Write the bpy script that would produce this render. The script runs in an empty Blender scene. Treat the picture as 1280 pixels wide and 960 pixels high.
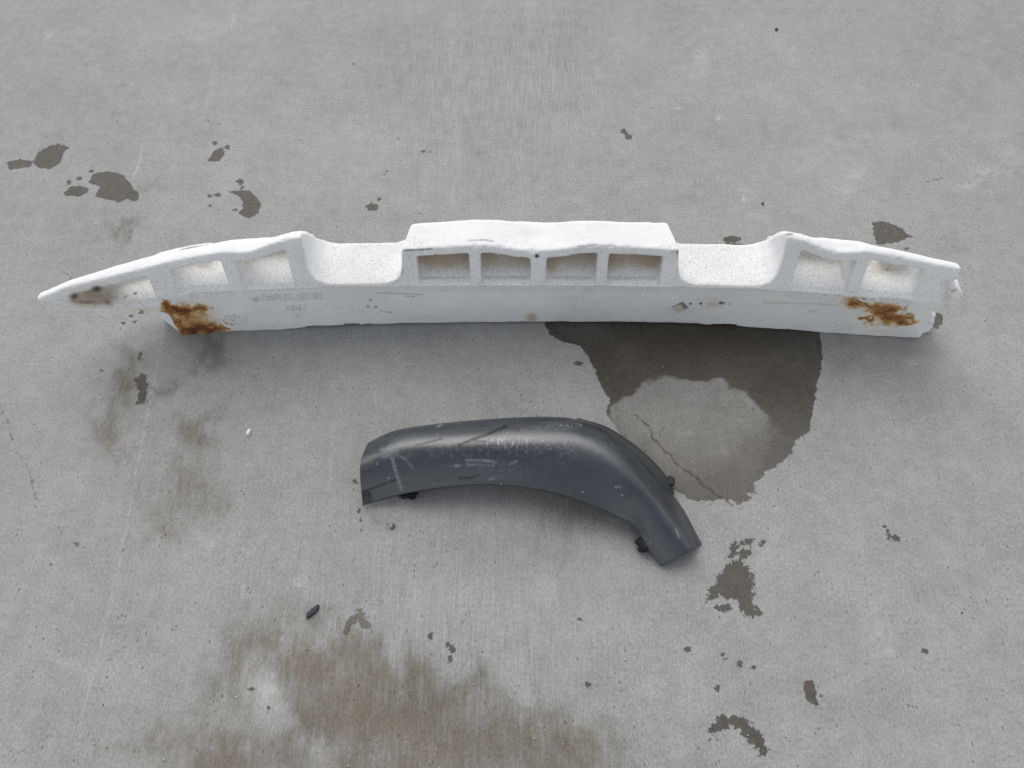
import bpy, bmesh, math, random
import numpy as np
from mathutils import Vector

random.seed(7)
rng = np.random.default_rng(7)
scene = bpy.context.scene
COL = scene.collection
R = math.radians

# ------------------------------------------------------------------ camera
CAM_H, PITCH, F_PX = 1.15, R(60.0), 961.0
cam = bpy.data.cameras.new("camera")
cam.sensor_width = 36.0
cam.lens = F_PX / 1280.0 * 36.0
cam.clip_start, cam.clip_end = 0.02, 200.0
cam_ob = bpy.data.objects.new("camera", cam)
COL.objects.link(cam_ob)
cam_ob.location = (0, 0, CAM_H)
cam_ob.rotation_euler = (R(90) - PITCH, 0, 0)
scene.camera = cam_ob

# ------------------------------------------------------------------ sky, sun, exposure
SUN_EL, SUN_AZ = R(50), R(14)          # sun behind a cloud deck, beyond the parts and a little to the left
world = bpy.data.worlds.new("World")
scene.world = world
world.use_nodes = True
wn, wl = world.node_tree.nodes, world.node_tree.links
wn.clear()
sky = wn.new("ShaderNodeTexSky")
sky.sky_type = 'NISHITA'
sky.sun_disc = False
sky.sun_elevation, sky.sun_rotation = SUN_EL, -SUN_AZ
sky.air_density, sky.dust_density, sky.ozone_density = 1.0, 1.5, 1.0
hs = wn.new("ShaderNodeHueSaturation")
hs.inputs['Saturation'].default_value = 0.27
bg = wn.new("ShaderNodeBackground")
bg.inputs['Strength'].default_value = 0.15
wo = wn.new("ShaderNodeOutputWorld")
wl.new(sky.outputs[0], hs.inputs['Color'])
wl.new(hs.outputs[0], bg.inputs['Color'])
wl.new(bg.outputs[0], wo.inputs['Surface'])

sd = bpy.data.lights.new("sun", 'SUN')
sd.energy, sd.angle, sd.color = 1.1, R(62), (1.0, 0.975, 0.94)
sun = bpy.data.objects.new("sun", sd)
COL.objects.link(sun)
sun_from = Vector((-math.sin(SUN_AZ) * math.cos(SUN_EL), math.cos(SUN_AZ) * math.cos(SUN_EL), math.sin(SUN_EL)))
sun.rotation_euler = (-sun_from).to_track_quat('-Z', 'Y').to_euler()
sun.location = (-1, 4, 5)

vs = scene.view_settings
vs.view_transform, vs.look, vs.gamma, vs.exposure = 'Standard', 'None', 1.0, 0.44
vs.use_curve_mapping = False

# ------------------------------------------------------------------ measuring helpers
FW = np.array([0, math.cos(PITCH), -math.sin(PITCH)])
UP = np.array([0, math.sin(PITCH), math.cos(PITCH)])

def ray(px, py):
    return np.array([(px - 640) / F_PX, 0, 0]) + UP * (480 - py) / F_PX + FW

def on_z(px, py, z=0.0):
    d = ray(px, py)
    t = (z - CAM_H) / d[2]
    return np.array([d[0] * t, d[1] * t, z])

def project(P):
    Q = P - np.array([0, 0, CAM_H])
    dep = np.maximum(Q @ FW, 1e-3)
    return 640 + F_PX * Q[:, 0] / dep, 480 - F_PX * (Q @ UP) / dep

def sstep(a, b, x):
    t = np.clip((x - a) / (b - a), 0, 1)
    return t * t * (3 - 2 * t)

def smax(a, b, k):
    h = np.maximum(k - np.abs(a - b), 0) / k
    return np.maximum(a, b) + h * h * k * 0.25

def smin(a, b, k):
    return -smax(-a, -b, k)

_lat = rng.random((32, 32, 32)).astype(np.float32)
def vnoise(x, y, z):
    """tileable value noise, -1..1"""
    xi, yi, zi = np.floor(x).astype(int), np.floor(y).astype(int), np.floor(z).astype(int)
    fx, fy, fz = x - xi, y - yi, z - zi
    fx, fy, fz = [f * f * (3 - 2 * f) for f in (fx, fy, fz)]
    o = 0
    for a in (0, 1):
        for b in (0, 1):
            for c in (0, 1):
                w = (fx if a else 1 - fx) * (fy if b else 1 - fy) * (fz if c else 1 - fz)
                o = o + w * _lat[(xi + a) & 31, (yi + b) & 31, (zi + c) & 31]
    return o * 2 - 1

def seg_dist(X, Y, pts):
    """distance to a polyline"""
    d = np.full(X.shape, 1e9)
    for (x0, y0), (x1, y1) in zip(pts[:-1], pts[1:]):
        ex, ey = x1 - x0, y1 - y0
        t = np.clip(((X - x0) * ex + (Y - y0) * ey) / (ex * ex + ey * ey + 1e-12), 0, 1)
        d = np.minimum(d, np.hypot(X - x0 - t * ex, Y - y0 - t * ey))
    return d

def poly_sdf(X, Y, pts):
    d = seg_dist(X, Y, list(pts) + [pts[0]])
    ins = np.zeros(X.shape, bool)
    n = len(pts)
    for i in range(n):
        (x0, y0), (x1, y1) = pts[i], pts[(i + 1) % n]
        if y0 == y1:
            continue
        c = ((y0 > Y) != (y1 > Y)) & (X < (x1 - x0) * (Y - y0) / (y1 - y0) + x0)
        ins ^= c
    return np.where(ins, -d, d)

def tag(o, label=None, cat=None, group=None, kind=None):
    for k, v in (('label', label), ('category', cat), ('group', group), ('kind', kind)):
        if v:
            o[k] = v
    return o

def empty(name, loc):
    o = bpy.data.objects.new(name, None)
    COL.objects.link(o)
    o.location = loc
    o.empty_display_size = 0.05
    return o

def mesh_np(name, V, Fc, mat, parent=None, attrs=None, smooth=True, uv=None):
    """vertices (world) + quads/tris arrays -> object"""
    me = bpy.data.meshes.new(name)
    V = np.asarray(V, np.float32)
    Fc = np.asarray(Fc, np.int32)
    k = Fc.shape[1]
    me.vertices.add(len(V))
    me.vertices.foreach_set('co', V.ravel())
    me.loops.add(Fc.size)
    me.loops.foreach_set('vertex_index', Fc.ravel())
    me.polygons.add(len(Fc))
    me.polygons.foreach_set('loop_start', np.arange(0, Fc.size, k, dtype=np.int32))
    me.polygons.foreach_set('loop_total', np.full(len(Fc), k, np.int32))
    me.polygons.foreach_set('use_smooth', np.full(len(Fc), smooth))
    for an, av in (attrs or {}).items():
        at = me.attributes.new(an, 'FLOAT', 'POINT')
        at.data.foreach_set('value', np.asarray(av, np.float32).ravel())
    if uv is not None:
        ul = me.uv_layers.new(name='UVMap')
        ul.data.foreach_set('uv', np.asarray(uv, np.float32)[Fc.ravel()].ravel())
    me.update(calc_edges=True)
    me.materials.append(mat)
    o = bpy.data.objects.new(name, me)
    COL.objects.link(o)
    if parent:
        o.parent = parent
        o.matrix_parent_inverse = parent.matrix_basis.inverted()
    return o

def mesh_bm(name, bm, mat, parent=None, smooth=False):
    me = bpy.data.meshes.new(name)
    bmesh.ops.recalc_face_normals(bm, faces=bm.faces)
    bm.to_mesh(me)
    bm.free()
    if smooth:
        for p in me.polygons:
            p.use_smooth = True
    me.materials.append(mat)
    o = bpy.data.objects.new(name, me)
    COL.objects.link(o)
    if parent:
        o.parent = parent
        o.matrix_parent_inverse = parent.matrix_basis.inverted()
    return o

# ------------------------------------------------------------------ material helper
class NT:
    def __init__(self, name):
        self.m = bpy.data.materials.new(name)
        self.m.use_nodes = True
        self.t = self.m.node_tree
        self.t.nodes.clear()
        self.out = self.t.nodes.new('ShaderNodeOutputMaterial')
        self.b = self.t.nodes.new('ShaderNodeBsdfPrincipled')
        self.t.links.new(self.b.outputs[0], self.out.inputs[0])
        self.pos = self.t.nodes.new('ShaderNodeTexCoord').outputs['Object']
    def put(self, sock, v):
        if isinstance(v, bpy.types.NodeSocket):
            self.t.links.new(v, sock)
        elif v is not None:
            if isinstance(v, (tuple, list)) and len(v) == 3 and sock.type == 'RGBA':
                v = (*v, 1)
            sock.default_value = v
    def math(self, op, a, b=None, c=None, clamp=False):
        n = self.t.nodes.new('ShaderNodeMath')
        n.operation, n.use_clamp = op, clamp
        for i, v in enumerate((a, b, c)):
            if v is not None:
                self.put(n.inputs[i], v)
        return n.outputs[0]
    def attr(self, name):
        n = self.t.nodes.new('ShaderNodeAttribute')
        n.attribute_name = name
        return n.outputs['Fac']
    def noise(self, scale, detail=3, rough=0.55, vec=None, stretch=None, dist=0.0):
        v = vec or self.pos
        if stretch:
            mp = self.t.nodes.new('ShaderNodeMapping')
            mp.inputs['Scale'].default_value = stretch
            self.put(mp.inputs[0], v)
            v = mp.outputs[0]
        n = self.t.nodes.new('ShaderNodeTexNoise')
        n.inputs['Scale'].default_value = scale
        n.inputs['Detail'].default_value = detail
        n.inputs['Roughness'].default_value = rough
        n.inputs['Distortion'].default_value = dist
        self.put(n.inputs['Vector'], v)
        return n.outputs[0]
    def voro(self, scale, feature='F1', vec=None, stretch=None, rnd=1.0):
        v = vec or self.pos
        if stretch:
            mp = self.t.nodes.new('ShaderNodeMapping')
            mp.inputs['Scale'].default_value = stretch
            self.put(mp.inputs[0], v)
            v = mp.outputs[0]
        n = self.t.nodes.new('ShaderNodeTexVoronoi')
        n.feature = feature
        n.inputs['Scale'].default_value = scale
        n.inputs['Randomness'].default_value = rnd
        self.put(n.inputs['Vector'], v)
        return n
    def smooth(self, x, a, b, lo=0.0, hi=1.0):
        n = self.t.nodes.new('ShaderNodeMapRange')
        n.interpolation_type = 'SMOOTHSTEP'
        self.put(n.inputs['Value'], x)
        self.put(n.inputs['From Min'], a)
        self.put(n.inputs['From Max'], b)
        self.put(n.inputs['To Min'], lo)
        self.put(n.inputs['To Max'], hi)
        return n.outputs[0]
    def mix(self, f, a, b, mode='MIX'):
        n = self.t.nodes.new('ShaderNodeMix')
        n.data_type = 'RGBA'
        n.blend_type = mode
        self.put(n.inputs[0], f)
        self.put(n.inputs[6], a)
        self.put(n.inputs[7], b)
        return n.outputs[2]
    def grey(self, v):
        n = self.t.nodes.new('ShaderNodeCombineColor')
        for i in range(3):
            self.put(n.inputs[i], v)
        return n.outputs[0]
    def bump(self, h, strength, dist, normal=None):
        n = self.t.nodes.new('ShaderNodeBump')
        n.inputs['Strength'].default_value = strength
        n.inputs['Distance'].default_value = dist
        self.put(n.inputs['Height'], h)
        if normal:
            self.put(n.inputs['Normal'], normal)
        return n.outputs[0]
    def set(self, **kw):
        for k, v in kw.items():
            self.put(self.b.inputs[k.replace('_', ' ')], v)

# ================================================================== GROUND
def concrete_material():
    M = NT("brushed_concrete")
    A = M.math
    big = M.noise(2.2, 5, 0.6)
    mid = M.noise(9.0, 5, 0.6)
    patchy = M.noise(38.0, 5, 0.65)
    grain = M.noise(330.0, 4, 0.75, stretch=(1.0, 0.6, 1.0))
    fine = M.noise(760.0, 3, 0.7)
    streak = M.noise(300.0, 4, 0.65, stretch=(1.0, 0.05, 1.0))
    streak2 = M.noise(60.0, 4, 0.6, stretch=(1.0, 0.06, 1.0))
    v = A('ADD', 0.290, A('MULTIPLY', A('SUBTRACT', big, 0.5), 0.07))
    v = A('ADD', v, A('MULTIPLY', A('SUBTRACT', mid, 0.5), 0.095))
    v = A('ADD', v, A('MULTIPLY', A('SUBTRACT', patchy, 0.5), 0.13))
    v = A('ADD', v, A('MULTIPLY', A('SUBTRACT', grain, 0.5), 0.36))
    v = A('ADD', v, A('MULTIPLY', A('SUBTRACT', fine, 0.5), 0.30))
    stk = M.attr('streak')
    sv = A('MULTIPLY', A('SUBTRACT', streak, 0.5), A('ADD', 0.02, A('MULTIPLY', stk, 0.34)))
    sv = A('ADD', sv, A('MULTIPLY', A('SUBTRACT', streak2, 0.5), A('ADD', 0.010, A('MULTIPLY', stk, 0.05))))
    v = A('ADD', v, sv)
    # pits: small dark dots, lengthened along the broom strokes
    vp = M.voro(190.0, stretch=(1.0, 0.5, 1.0))
    pr = M.t.nodes.new('ShaderNodeSeparateColor')
    M.put(pr.inputs[0], vp.outputs['Color'])
    pit = A('MULTIPLY', M.smooth(vp.outputs['Distance'], 0.10, 0.30, 1, 0), M.smooth(pr.outputs[0], 0.80, 0.84))
    pit = A('MULTIPLY', pit, M.smooth(patchy, 0.42, 0.60))
    v = A('MULTIPLY', v, A('SUBTRACT', 1.0, A('MULTIPLY', pit, 0.62)))
    vq = M.voro(210.0)
    qr = M.t.nodes.new('ShaderNodeSeparateColor')
    M.put(qr.inputs[0], vq.outputs['Color'])
    chip = A('MULTIPLY', M.smooth(vq.outputs['Distance'], 0.10, 0.28, 1, 0), M.smooth(qr.outputs[1], 0.965, 0.975))
    v = A('ADD', v, A('MULTIPLY', chip, 0.13))
    v = A('ADD', v, A('MULTIPLY', M.attr('tone'), 1.0))
    base = M.mix(1.0, M.grey(v), M.mix(M.noise(2.3, 3), (0.995, 1.0, 0.968), (1.018, 1.0, 0.938)), 'MULTIPLY')
    # warm soft soiling, with the flare's shade painted in
    dmp = M.attr('damp_shade')
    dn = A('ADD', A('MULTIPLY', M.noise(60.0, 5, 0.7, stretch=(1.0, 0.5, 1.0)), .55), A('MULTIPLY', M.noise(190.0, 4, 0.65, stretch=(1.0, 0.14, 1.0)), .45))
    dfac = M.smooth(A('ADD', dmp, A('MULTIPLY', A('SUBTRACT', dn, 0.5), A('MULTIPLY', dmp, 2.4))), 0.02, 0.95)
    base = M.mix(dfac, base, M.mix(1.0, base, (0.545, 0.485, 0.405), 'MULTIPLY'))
    # cool soft soiling, with the foam's ground shadow painted in
    gfac = M.smooth(M.attr('grime_shade'), 0.0, 1.0)
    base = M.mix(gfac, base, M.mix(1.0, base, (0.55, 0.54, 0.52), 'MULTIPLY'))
    # pale efflorescence and scratches
    pl = A('MULTIPLY', M.attr('pale'), M.smooth(M.noise(75.0, 4, 0.6), 0.35, 0.65))
    base = M.mix(pl, base, (0.46, 0.465, 0.44))
    # wet patches: signed distance roughened by noise
    br = M.attr('breakup')
    n1 = M.noise(105.0, 4, 0.6)
    n2 = M.noise(330.0, 3, 0.6)
    off = A('ADD', A('MULTIPLY', A('SUBTRACT', n1, 0.5), A('ADD', 0.009, A('MULTIPLY', br, 0.034))),
            A('MULTIPLY', A('SUBTRACT', n2, 0.5), A('ADD', 0.0025, A('MULTIPLY', br, 0.012))))
    w = M.smooth(A('ADD', M.attr('wet'), off), -0.0012, 0.0008, 1, 0)
    amt = A('ADD', M.attr('wetdeep'), A('MULTIPLY', A('SUBTRACT', M.noise(85.0, 5, .7), .5), .38), clamp=True)
    wcol = M.mix(amt, (0.80, 0.775, 0.745), (0.200, 0.165, 0.128))
    base = M.mix(w, base, M.mix(A('MULTIPLY', chip, .35), M.mix(1.0, base, wcol, 'MULTIPLY'), (.24, .21, .17)))
    # cracks
    cn = A('MULTIPLY', A('SUBTRACT', M.noise(120.0, 4, 0.7), 0.5), 0.0045)
    cd = A('ADD', M.attr('crack'), cn)
    ck = A('MULTIPLY', M.smooth(cd, 0.0002, 0.0019, 1, 0), A('MAXIMUM', M.smooth(M.noise(90.0, 3), 0.36, 0.58), M.attr('maincrack')))
    ck = A('MULTIPLY', ck, M.smooth(M.attr('crack'), 0.006, 0.012, 1, 0))
    base = M.mix(A('MULTIPLY', ck, 0.7), base, (0.07, 0.06, 0.05))
    rough = A('SUBTRACT', 0.92, A('MULTIPLY', w, A('ADD', 0.05, A('MULTIPLY', amt, 0.27))))
    h = A('ADD', A('MULTIPLY', grain, 0.6), A('MULTIPLY', fine, 0.35))
    h = A('ADD', h, A('MULTIPLY', streak, A('ADD', 0.35, stk)))
    h = A('SUBTRACT', h, A('ADD', A('MULTIPLY', ck, 2.5), A('MULTIPLY', pit, 0.9)))
    nb = M.bump(h, 0.42, 0.0012)
    M.set(Base_Color=base, Roughness=rough, Normal=nb)
    M.put(M.b.inputs['Specular IOR Level'], A('ADD', 0.25, A('MULTIPLY', w, 0.0)))
    return M.m

def axis(lo, hi, step, far):
    a = np.arange(lo, hi + step * .5, step)
    out, s, e = [], step, hi
    while e < far:
        s *= 1.35
        e += s
        out.append(e)
    out2, s, e = [], step, lo
    while e > -far:
        s *= 1.35
        e -= s
        out2.append(e)
    return np.array(out2[::-1] + list(a) + out)

def ground():
    xs, ys = axis(-1.27, 1.27, 0.0031, 60.0), axis(0.03, 1.78, 0.0031, 60.0)
    X, Y = np.meshgrid(xs, ys, indexing='ij')
    nx, ny = X.shape
    P = np.stack([X.ravel(), Y.ravel(), np.zeros(X.size)], 1)
    x, y = P[:, 0], P[:, 1]
    far = (np.abs(x) > 1.5) | (y < -.1) | (y > 2.0)
    P[:, 2] = np.where(far, 0, 0.0012 * vnoise(x * 5 + 40, y * 5 + 40, 0 * x) * sstep(1.5, 1.3, np.abs(x)))
    P[:, 2] *= 0.4
    px, py = project(P)
    vis = (y > -.05) & (np.abs(x) < 1.6) & (y < 2.1)
    wet = np.full(x.shape, 0.06)
    brk = np.zeros(x.shape)
    deep = np.zeros(x.shape)

    def g2(p):
        return tuple(on_z(p[0], p[1])[:2])
    def patch(pts, br=0.09, dp=0.80):
        nonlocal wet
        q = [g2(p) for p in pts]
        qx, qy = [a for a, _ in q], [b for _, b in q]
        m = (x > min(qx) - .06) & (x < max(qx) + .06) & (y > min(qy) - .06) & (y < max(qy) + .06)
        s = poly_sdf(x[m], y[m], q)
        near = s < 0.03
        idx = np.where(m)[0]
        wet[idx] = np.minimum(wet[idx], s)
        brk[idx[near]] = np.maximum(brk[idx[near]], br)
        deep[idx[near]] = np.maximum(deep[idx[near]], dp)
    def drop(cx, cy, r, ry=None, dp=0.82, br=0.0):
        ry = ry or r * .8
        n = 10
        patch([(cx + r * math.cos(a * 6.283 / n) * random.uniform(.8, 1.2),
                cy + ry * math.sin(a * 6.283 / n) * random.uniform(.8, 1.2)) for a in range(n)], br, dp)

    patch([(8, 203), (25, 199), (42, 202), (38, 209), (12, 213)])
    patch([(41, 203), (48, 190), (62, 182), (75, 180), (88, 184), (80, 190), (76, 203), (64, 212), (48, 210)])
    patch([(110, 228), (117, 217), (134, 214), (154, 218), (165, 232), (175, 245), (170, 252), (159, 249),
           (149, 253), (118, 246), (125, 234)])
    patch([(80, 241), (88, 233), (101, 232), (111, 236), (111, 240), (100, 246), (82, 245)])
    for d in ((86, 228, 4), (99, 223, 3.5), (114, 214, 3), (173, 233, 1.5)):
        drop(*d)
    patch([(259, 202), (268, 187), (280, 184), (281, 192), (273, 202)])
    for d in ((269, 179, 3.5), (284, 184, 4), (261, 245, 3.5), (272, 243, 4.5), (300, 227, 5), (303, 234, 2.5),
              (263, 257, 2), (294, 262, 4, 1.5)):
        drop(*d)
    patch([(284, 239), (298, 238), (313, 238), (326, 253), (324, 266), (311, 274), (297, 267), (304, 260), (303, 250), (295, 244)])
    patch([(456, 259), (464, 253), (474, 257), (472, 263), (461, 263)])
    for d in ((474, 249, 3), (484, 214, 1.6), (481, 218, 1.6), (529, 189, 3, 1.8), (537, 190, 2.5, 1.2), (779, 164, 4, 3.5),
              (786, 171, 5, 4), (783, 167, 3.5), (915, 299, 14, 4), (442, 80, 2, 1.5), (497, 173, 1.6)):
        drop(*d)
    patch([(1090, 278), (1105, 276), (1125, 284), (1139, 296), (1120, 304), (1096, 306), (1092, 294)], 0.22)
    drop(1133, 311, 3)
    patch([(1165, 390), (1178, 392), (1179, 403), (1171, 412), (1162, 406)], 0, .75)
    patch([(1108, 660), (1115, 668), (1127, 672), (1122, 678), (1110, 675)], .3)
    drop(1107, 657, 2.5, 4, br=.4)
    patch([(908, 702), (925, 700), (940, 712), (943, 735), (940, 752), (956, 768), (935, 773), (920, 752), (900, 745),
           (883, 754), (887, 735), (899, 720)], .55)
    patch([(910, 692), (916, 678), (938, 672), (940, 680), (925, 684), (920, 700)], .45)
    drop(953, 679, 4, br=.3); drop(930, 692, 10, 5, br=.8); drop(905, 760, 9, 6, br=.7)
    patch([(1005, 850), (1015, 850), (1022, 868), (1022, 886), (1010, 876), (1004, 862)])
    drop(1027, 870, 3)
    patch([(887, 925), (889, 905), (900, 893), (920, 895), (940, 903), (955, 922), (962, 946), (950, 942), (930, 919),
           (915, 908), (900, 912), (892, 922)], .7, .84)
    for d in ((925, 830, 5), (941, 834, 5, 3), (908, 824, 3), (904, 818, 2.5), (897, 860, 4.5), (859, 812, 4.5), (1157, 814, 5),
              (1153, 808, 2), (1183, 767, 4, 1.8), (1193, 767, 3, 1.4), (1203, 766, 2, 1.2), (735, 856, 4, 4), (724, 774, 3),
              (722, 454, 5, 3.5), (727, 453, 3), (127, 463, 2.6), (140, 462, 2, 1.2), (176, 443, 3, 3.5), (174, 449, 3),
              (492, 658, 2, 4), (496, 652, 2, 3), (487, 661, 2), (484, 655, 1.5), (443, 601, 3), (447, 604, 2), (449, 638, 1.6, 3),
              (450, 651, 1.6, 3), (451, 662, 1.5, 2), (483, 660, 2, 3), (315, 862, 6, 1.6), (336, 885, 2), (566, 812, 4, 7),
              (563, 822, 4, 6), (560, 806, 4, 3), (538, 795, 4, 4), (169, 402, 3, 2), (164, 395, 3), (177, 390, 3.5), (154, 404, 3)):
        drop(*d, br=.15)
    patch([(168, 474), (176, 466), (184, 468), (185, 490), (179, 506), (169, 506), (174, 492)], .35, .78)
    patch([(430, 790), (436, 770), (450, 763), (462, 775), (469, 793), (455, 785), (444, 775), (437, 790), (427, 800)], .7, .5)
    # the big wet patch
    outer = [(680, 405), (688, 419), (705, 428), (725, 432), (735, 445), (745, 465), (752, 485), (762, 500), (757, 516),
             (766, 530), (778, 545), (800, 585), (820, 608), (840, 611), (851, 618), (870, 627), (890, 626), (905, 622),
             (915, 624), (925, 631), (935, 625), (945, 605), (957, 590), (975, 580), (990, 566), (995, 550), (1012, 540),
             (1017, 510), (1022, 480), (1028, 450), (1025, 415), (1010, 380), (960, 345), (940, 318), (930, 305), (910, 303),
             (860, 330), (760, 350), (700, 380)]
    patch(outer, .14, 0)
    drop(938, 610, 5, 9, br=.6); drop(932, 622, 6, 4, br=.6); drop(958, 676, 2)
    q = [g2(p) for p in outer]
    so = poly_sdf(np.where(vis, x, 9), np.where(vis, y, 9), q)
    inpud = so < 0.012
    inner = [(760, 508), (775, 500), (792, 491), (815, 478), (830, 472), (850, 474), (885, 478), (900, 472), (914, 486),
             (940, 502), (958, 520), (960, 545), (940, 580), (900, 610), (850, 625), (800, 600), (765, 540)]
    si = poly_sdf(np.where(vis, x, 9), np.where(vis, y, 9), [g2(p) for p in inner])
    wob = 0.006 * vnoise(x * 45 + 9, y * 45 + 3, 0 * x) + 0.004 * vnoise(x * 110 + 9, y * 110 + 3, 0 * x)
    sharp = sstep(-0.003, 0.004, si + wob)                       # crisp upper rim of the drier middle
    soft = sstep(-0.05, 0.03, si + 2.2 * wob)                    # blurred lower right rim
    k = sstep(500, 560, py)
    dp = (1 - k) * sharp + k * soft
    dp *= np.clip(.95 + .16 * vnoise(x * 20, y * 14, 0 * x), 0, 1)
    bgd = .12 + .36 * sstep(510, 605, py) + .10 * sstep(-.06, -.005, si) * k + .06 * vnoise(x * 26, y * 22, 0 * x + 2)
    hi = .97 - .30 * sstep(470, 600, py)
    deep = np.where(inpud, bgd + (hi - bgd) * dp, deep)

    # soft soiling, and cast shadows painted into the slab colour ---------------------------------------------------
    damp_shade = np.zeros(x.shape)
    grime_shade = np.zeros(x.shape)
    tone = np.zeros(x.shape)
    pale = np.zeros(x.shape)
    pxw = px + 15 * vnoise(px / 24, py / 30, 0 * x + 3) + 8 * vnoise(px / 9, py / 13, 0 * x + 9) + 4 * vnoise(px / 4, py / 6, 0 * x)
    pyw = py + 18 * vnoise(px / 22 + 7, py / 34, 0 * x + 5) + 9 * vnoise(px / 9 + 3, py / 14, 0 * x + 1)
    def blob(arr, cx, cy, rx, ry, a):
        arr += a * np.exp(-((pxw - cx) / rx) ** 2 - ((pyw - cy) / ry) ** 2) * vis
    brown = [(225, 990), (255, 910), (290, 893), (330, 910), (352, 890), (352, 840), (372, 806), (420, 802), (436, 790), (468, 800),
             (500, 838), (518, 812), (545, 815), (556, 850), (600, 836), (628, 862), (645, 880), (700, 888), (752, 905),
             (790, 940), (805, 990)]
    sb = poly_sdf(np.where(vis, px, 1e5), np.where(vis, py, 1e5), brown)
    sb = sb + 14 * vnoise(px / 26 + 5, py / 30 + 8, 0 * x) + 8 * vnoise(px / 9, py / 12, 0 * x) + 4 * vnoise(px / 4, py / 8, 0 * x)
    edge_w = 24 + 24 * sstep(420, 300, px)
    damp_shade += (.52 + .16 * vnoise(px / 40, py / 30, 0 * x + 5)) * sstep(edge_w, -edge_w, sb) * vis
    blob(damp_shade, 325, 800, 40, 46, .52); blob(damp_shade, 285, 850, 34, 40, .36); blob(damp_shade, 395, 772, 30, 18, .42)
    blob(damp_shade, 210, 930, 70, 40, .34); blob(damp_shade, 130, 945, 70, 30, .18); blob(damp_shade, 345, 880, 14, 36, -.5)
    blob(damp_shade, 420, 940, 60, 26, -.22); blob(damp_shade, 300, 930, 40, 22, -.10)
    blob(damp_shade, 450, 880, 90, 50, .18); blob(damp_shade, 560, 930, 120, 40, .12); blob(damp_shade, 690, 925, 60, 34, .12)
    blob(damp_shade, 162, 480, 26, 40, .72); blob(damp_shade, 140, 550, 24, 34, .50); blob(damp_shade, 250, 540, 26, 28, .62)
    blob(damp_shade, 225, 600, 30, 30, .48); blob(damp_shade, 205, 655, 26, 24, .46); blob(damp_shade, 265, 635, 24, 36, .42); blob(damp_shade, 180, 620, 20, 34, .2)
    blob(damp_shade, 148, 285, 18, 10, .5); blob(damp_shade, 125, 297, 24, 12, .25); blob(damp_shade, 195, 240, 14, 8, .4)
    blob(damp_shade, 600, 70, 150, 90, .05); blob(damp_shade, 720, 640, 60, 34, .36); blob(damp_shade, 480, 650, 30, 16, .26)  # last two paint the flare's shadow onto the slab
    blob(damp_shade, 860, 605, 60, 40, .18); blob(damp_shade, 872, 935, 22, 34, .3); blob(damp_shade, 640, 690, 90, 30, .2); blob(damp_shade, 450, 540, 60, 60, .1)
    damp_shade += .10 * sstep(380, 560, py) * sstep(900, 700, px) * vis  # slightly darker, warmer tone over the lower left of the slab
    blob(grime_shade, 258, 450, 36, 22, .85); blob(grime_shade, 203, 486, 10, 16, .6); blob(grime_shade, 180, 480, 16, 30, .3); blob(grime_shade, 330, 452, 60, 14, .22)  # first and last paint the foam's shadow near its left end
    blob(grime_shade, 560, 60, 55, 60, .20); blob(grime_shade, 690, 60, 45, 50, .24); blob(grime_shade, 500, 60, 26, 30, .10)
    blob(grime_shade, 1060, 440, 60, 26, .3); blob(grime_shade, 60, 560, 60, 40, .10); blob(grime_shade, 80, 100, 90, 50, .06)  # first one is painted shadow in front of the foam's right end
    blob(grime_shade, 156, 129, 6, 7, .45); blob(grime_shade, 91, 75, 6, 4, .4); blob(grime_shade, 840, 105, 12, 6, .25)
    blob(grime_shade, 1130, 215, 70, 30, .12); blob(grime_shade, 1050, 140, 90, 40, .07); blob(grime_shade, 1040, 830, 120, 60, .10)
    blob(grime_shade, 1000, 900, 90, 50, .10); blob(grime_shade, 640, 440, 60, 14, .18)  # last one is painted shadow in front of the foam's middle
    blob(tone, 1060, 200, 60, 30, .035); blob(tone, 880, 90, 160, 60, .012); blob(tone, 250, 20, 150, 40, .015)
    blob(tone, 430, 190, 120, 60, .02); blob(tone, 620, 760, 110, 60, .02); blob(tone, 1150, 640, 90, 120, .012)
    blob(tone, 345, 865, 16, 34, .06)
    for c in ((1072, 218, 14, 9, .5), (1052, 240, 20, 12, .3), (1235, 215, 28, 9, .55), (1205, 232, 20, 7, .5), (1262, 195, 14, 12, .3),
              (875, 75, 10, 16, .4), (847, 134, 5, 4, .8), (898, 148, 4, 4, .8), (929, 248, 4, 4, 1), (930, 238, 8, 3, .6),
              (945, 270, 8, 4, .7), (62, 44, 5, 5, .7), (372, 730, 7, 4, .9), (1092, 792, 14, 26, .45), (1112, 810, 7, 14, .45),
              (856, 541, 8, 5, .9), (901, 565, 10, 6, 1.0), (1142, 455, 9, 7, .8), (353, 792, 5, 14, .7), (650, 262, 8, 14, .3)):
        pale += c[4] * np.exp(-((px - c[0]) / c[2]) ** 2 - ((py - c[1]) / c[3]) ** 2) * vis
    for pts, a, w in (([(178, 182), (174, 205), (166, 222)], .9, 1.5), ([(293, 17), (289, 35)], .8, 1.4), ([(270, 75), (255, 145)], .35, 1.2),
                      ([(206, 400), (192, 480), (170, 590), (147, 716), (120, 830), (100, 910)], .55, 1.3),
                      ([(0, 780), (40, 800), (75, 828), (110, 840)], .25, 4), ([(468, 480), (475, 560)], .3, 1.2),
                      ([(356, 560), (352, 600)], .3, 1.4), ([(416, 530), (412, 610)], .35, 1.5), ([(560, 20), (572, 150), (566, 260)], .14, 7)):
        d = seg_dist(np.where(vis, px, 1e5), np.where(vis, py, 1e5), pts)
        pale = np.maximum(pale, a * np.exp(-(d / w) ** 2))
    # cracks
    crack = np.full(x.shape, 0.03)
    maincrack = np.zeros(x.shape)
    xw_ = x + .0035 * vnoise(x * 70, y * 70, 0 * x + 1) + .002 * vnoise(x * 190, y * 190, 0 * x + 1)
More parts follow.
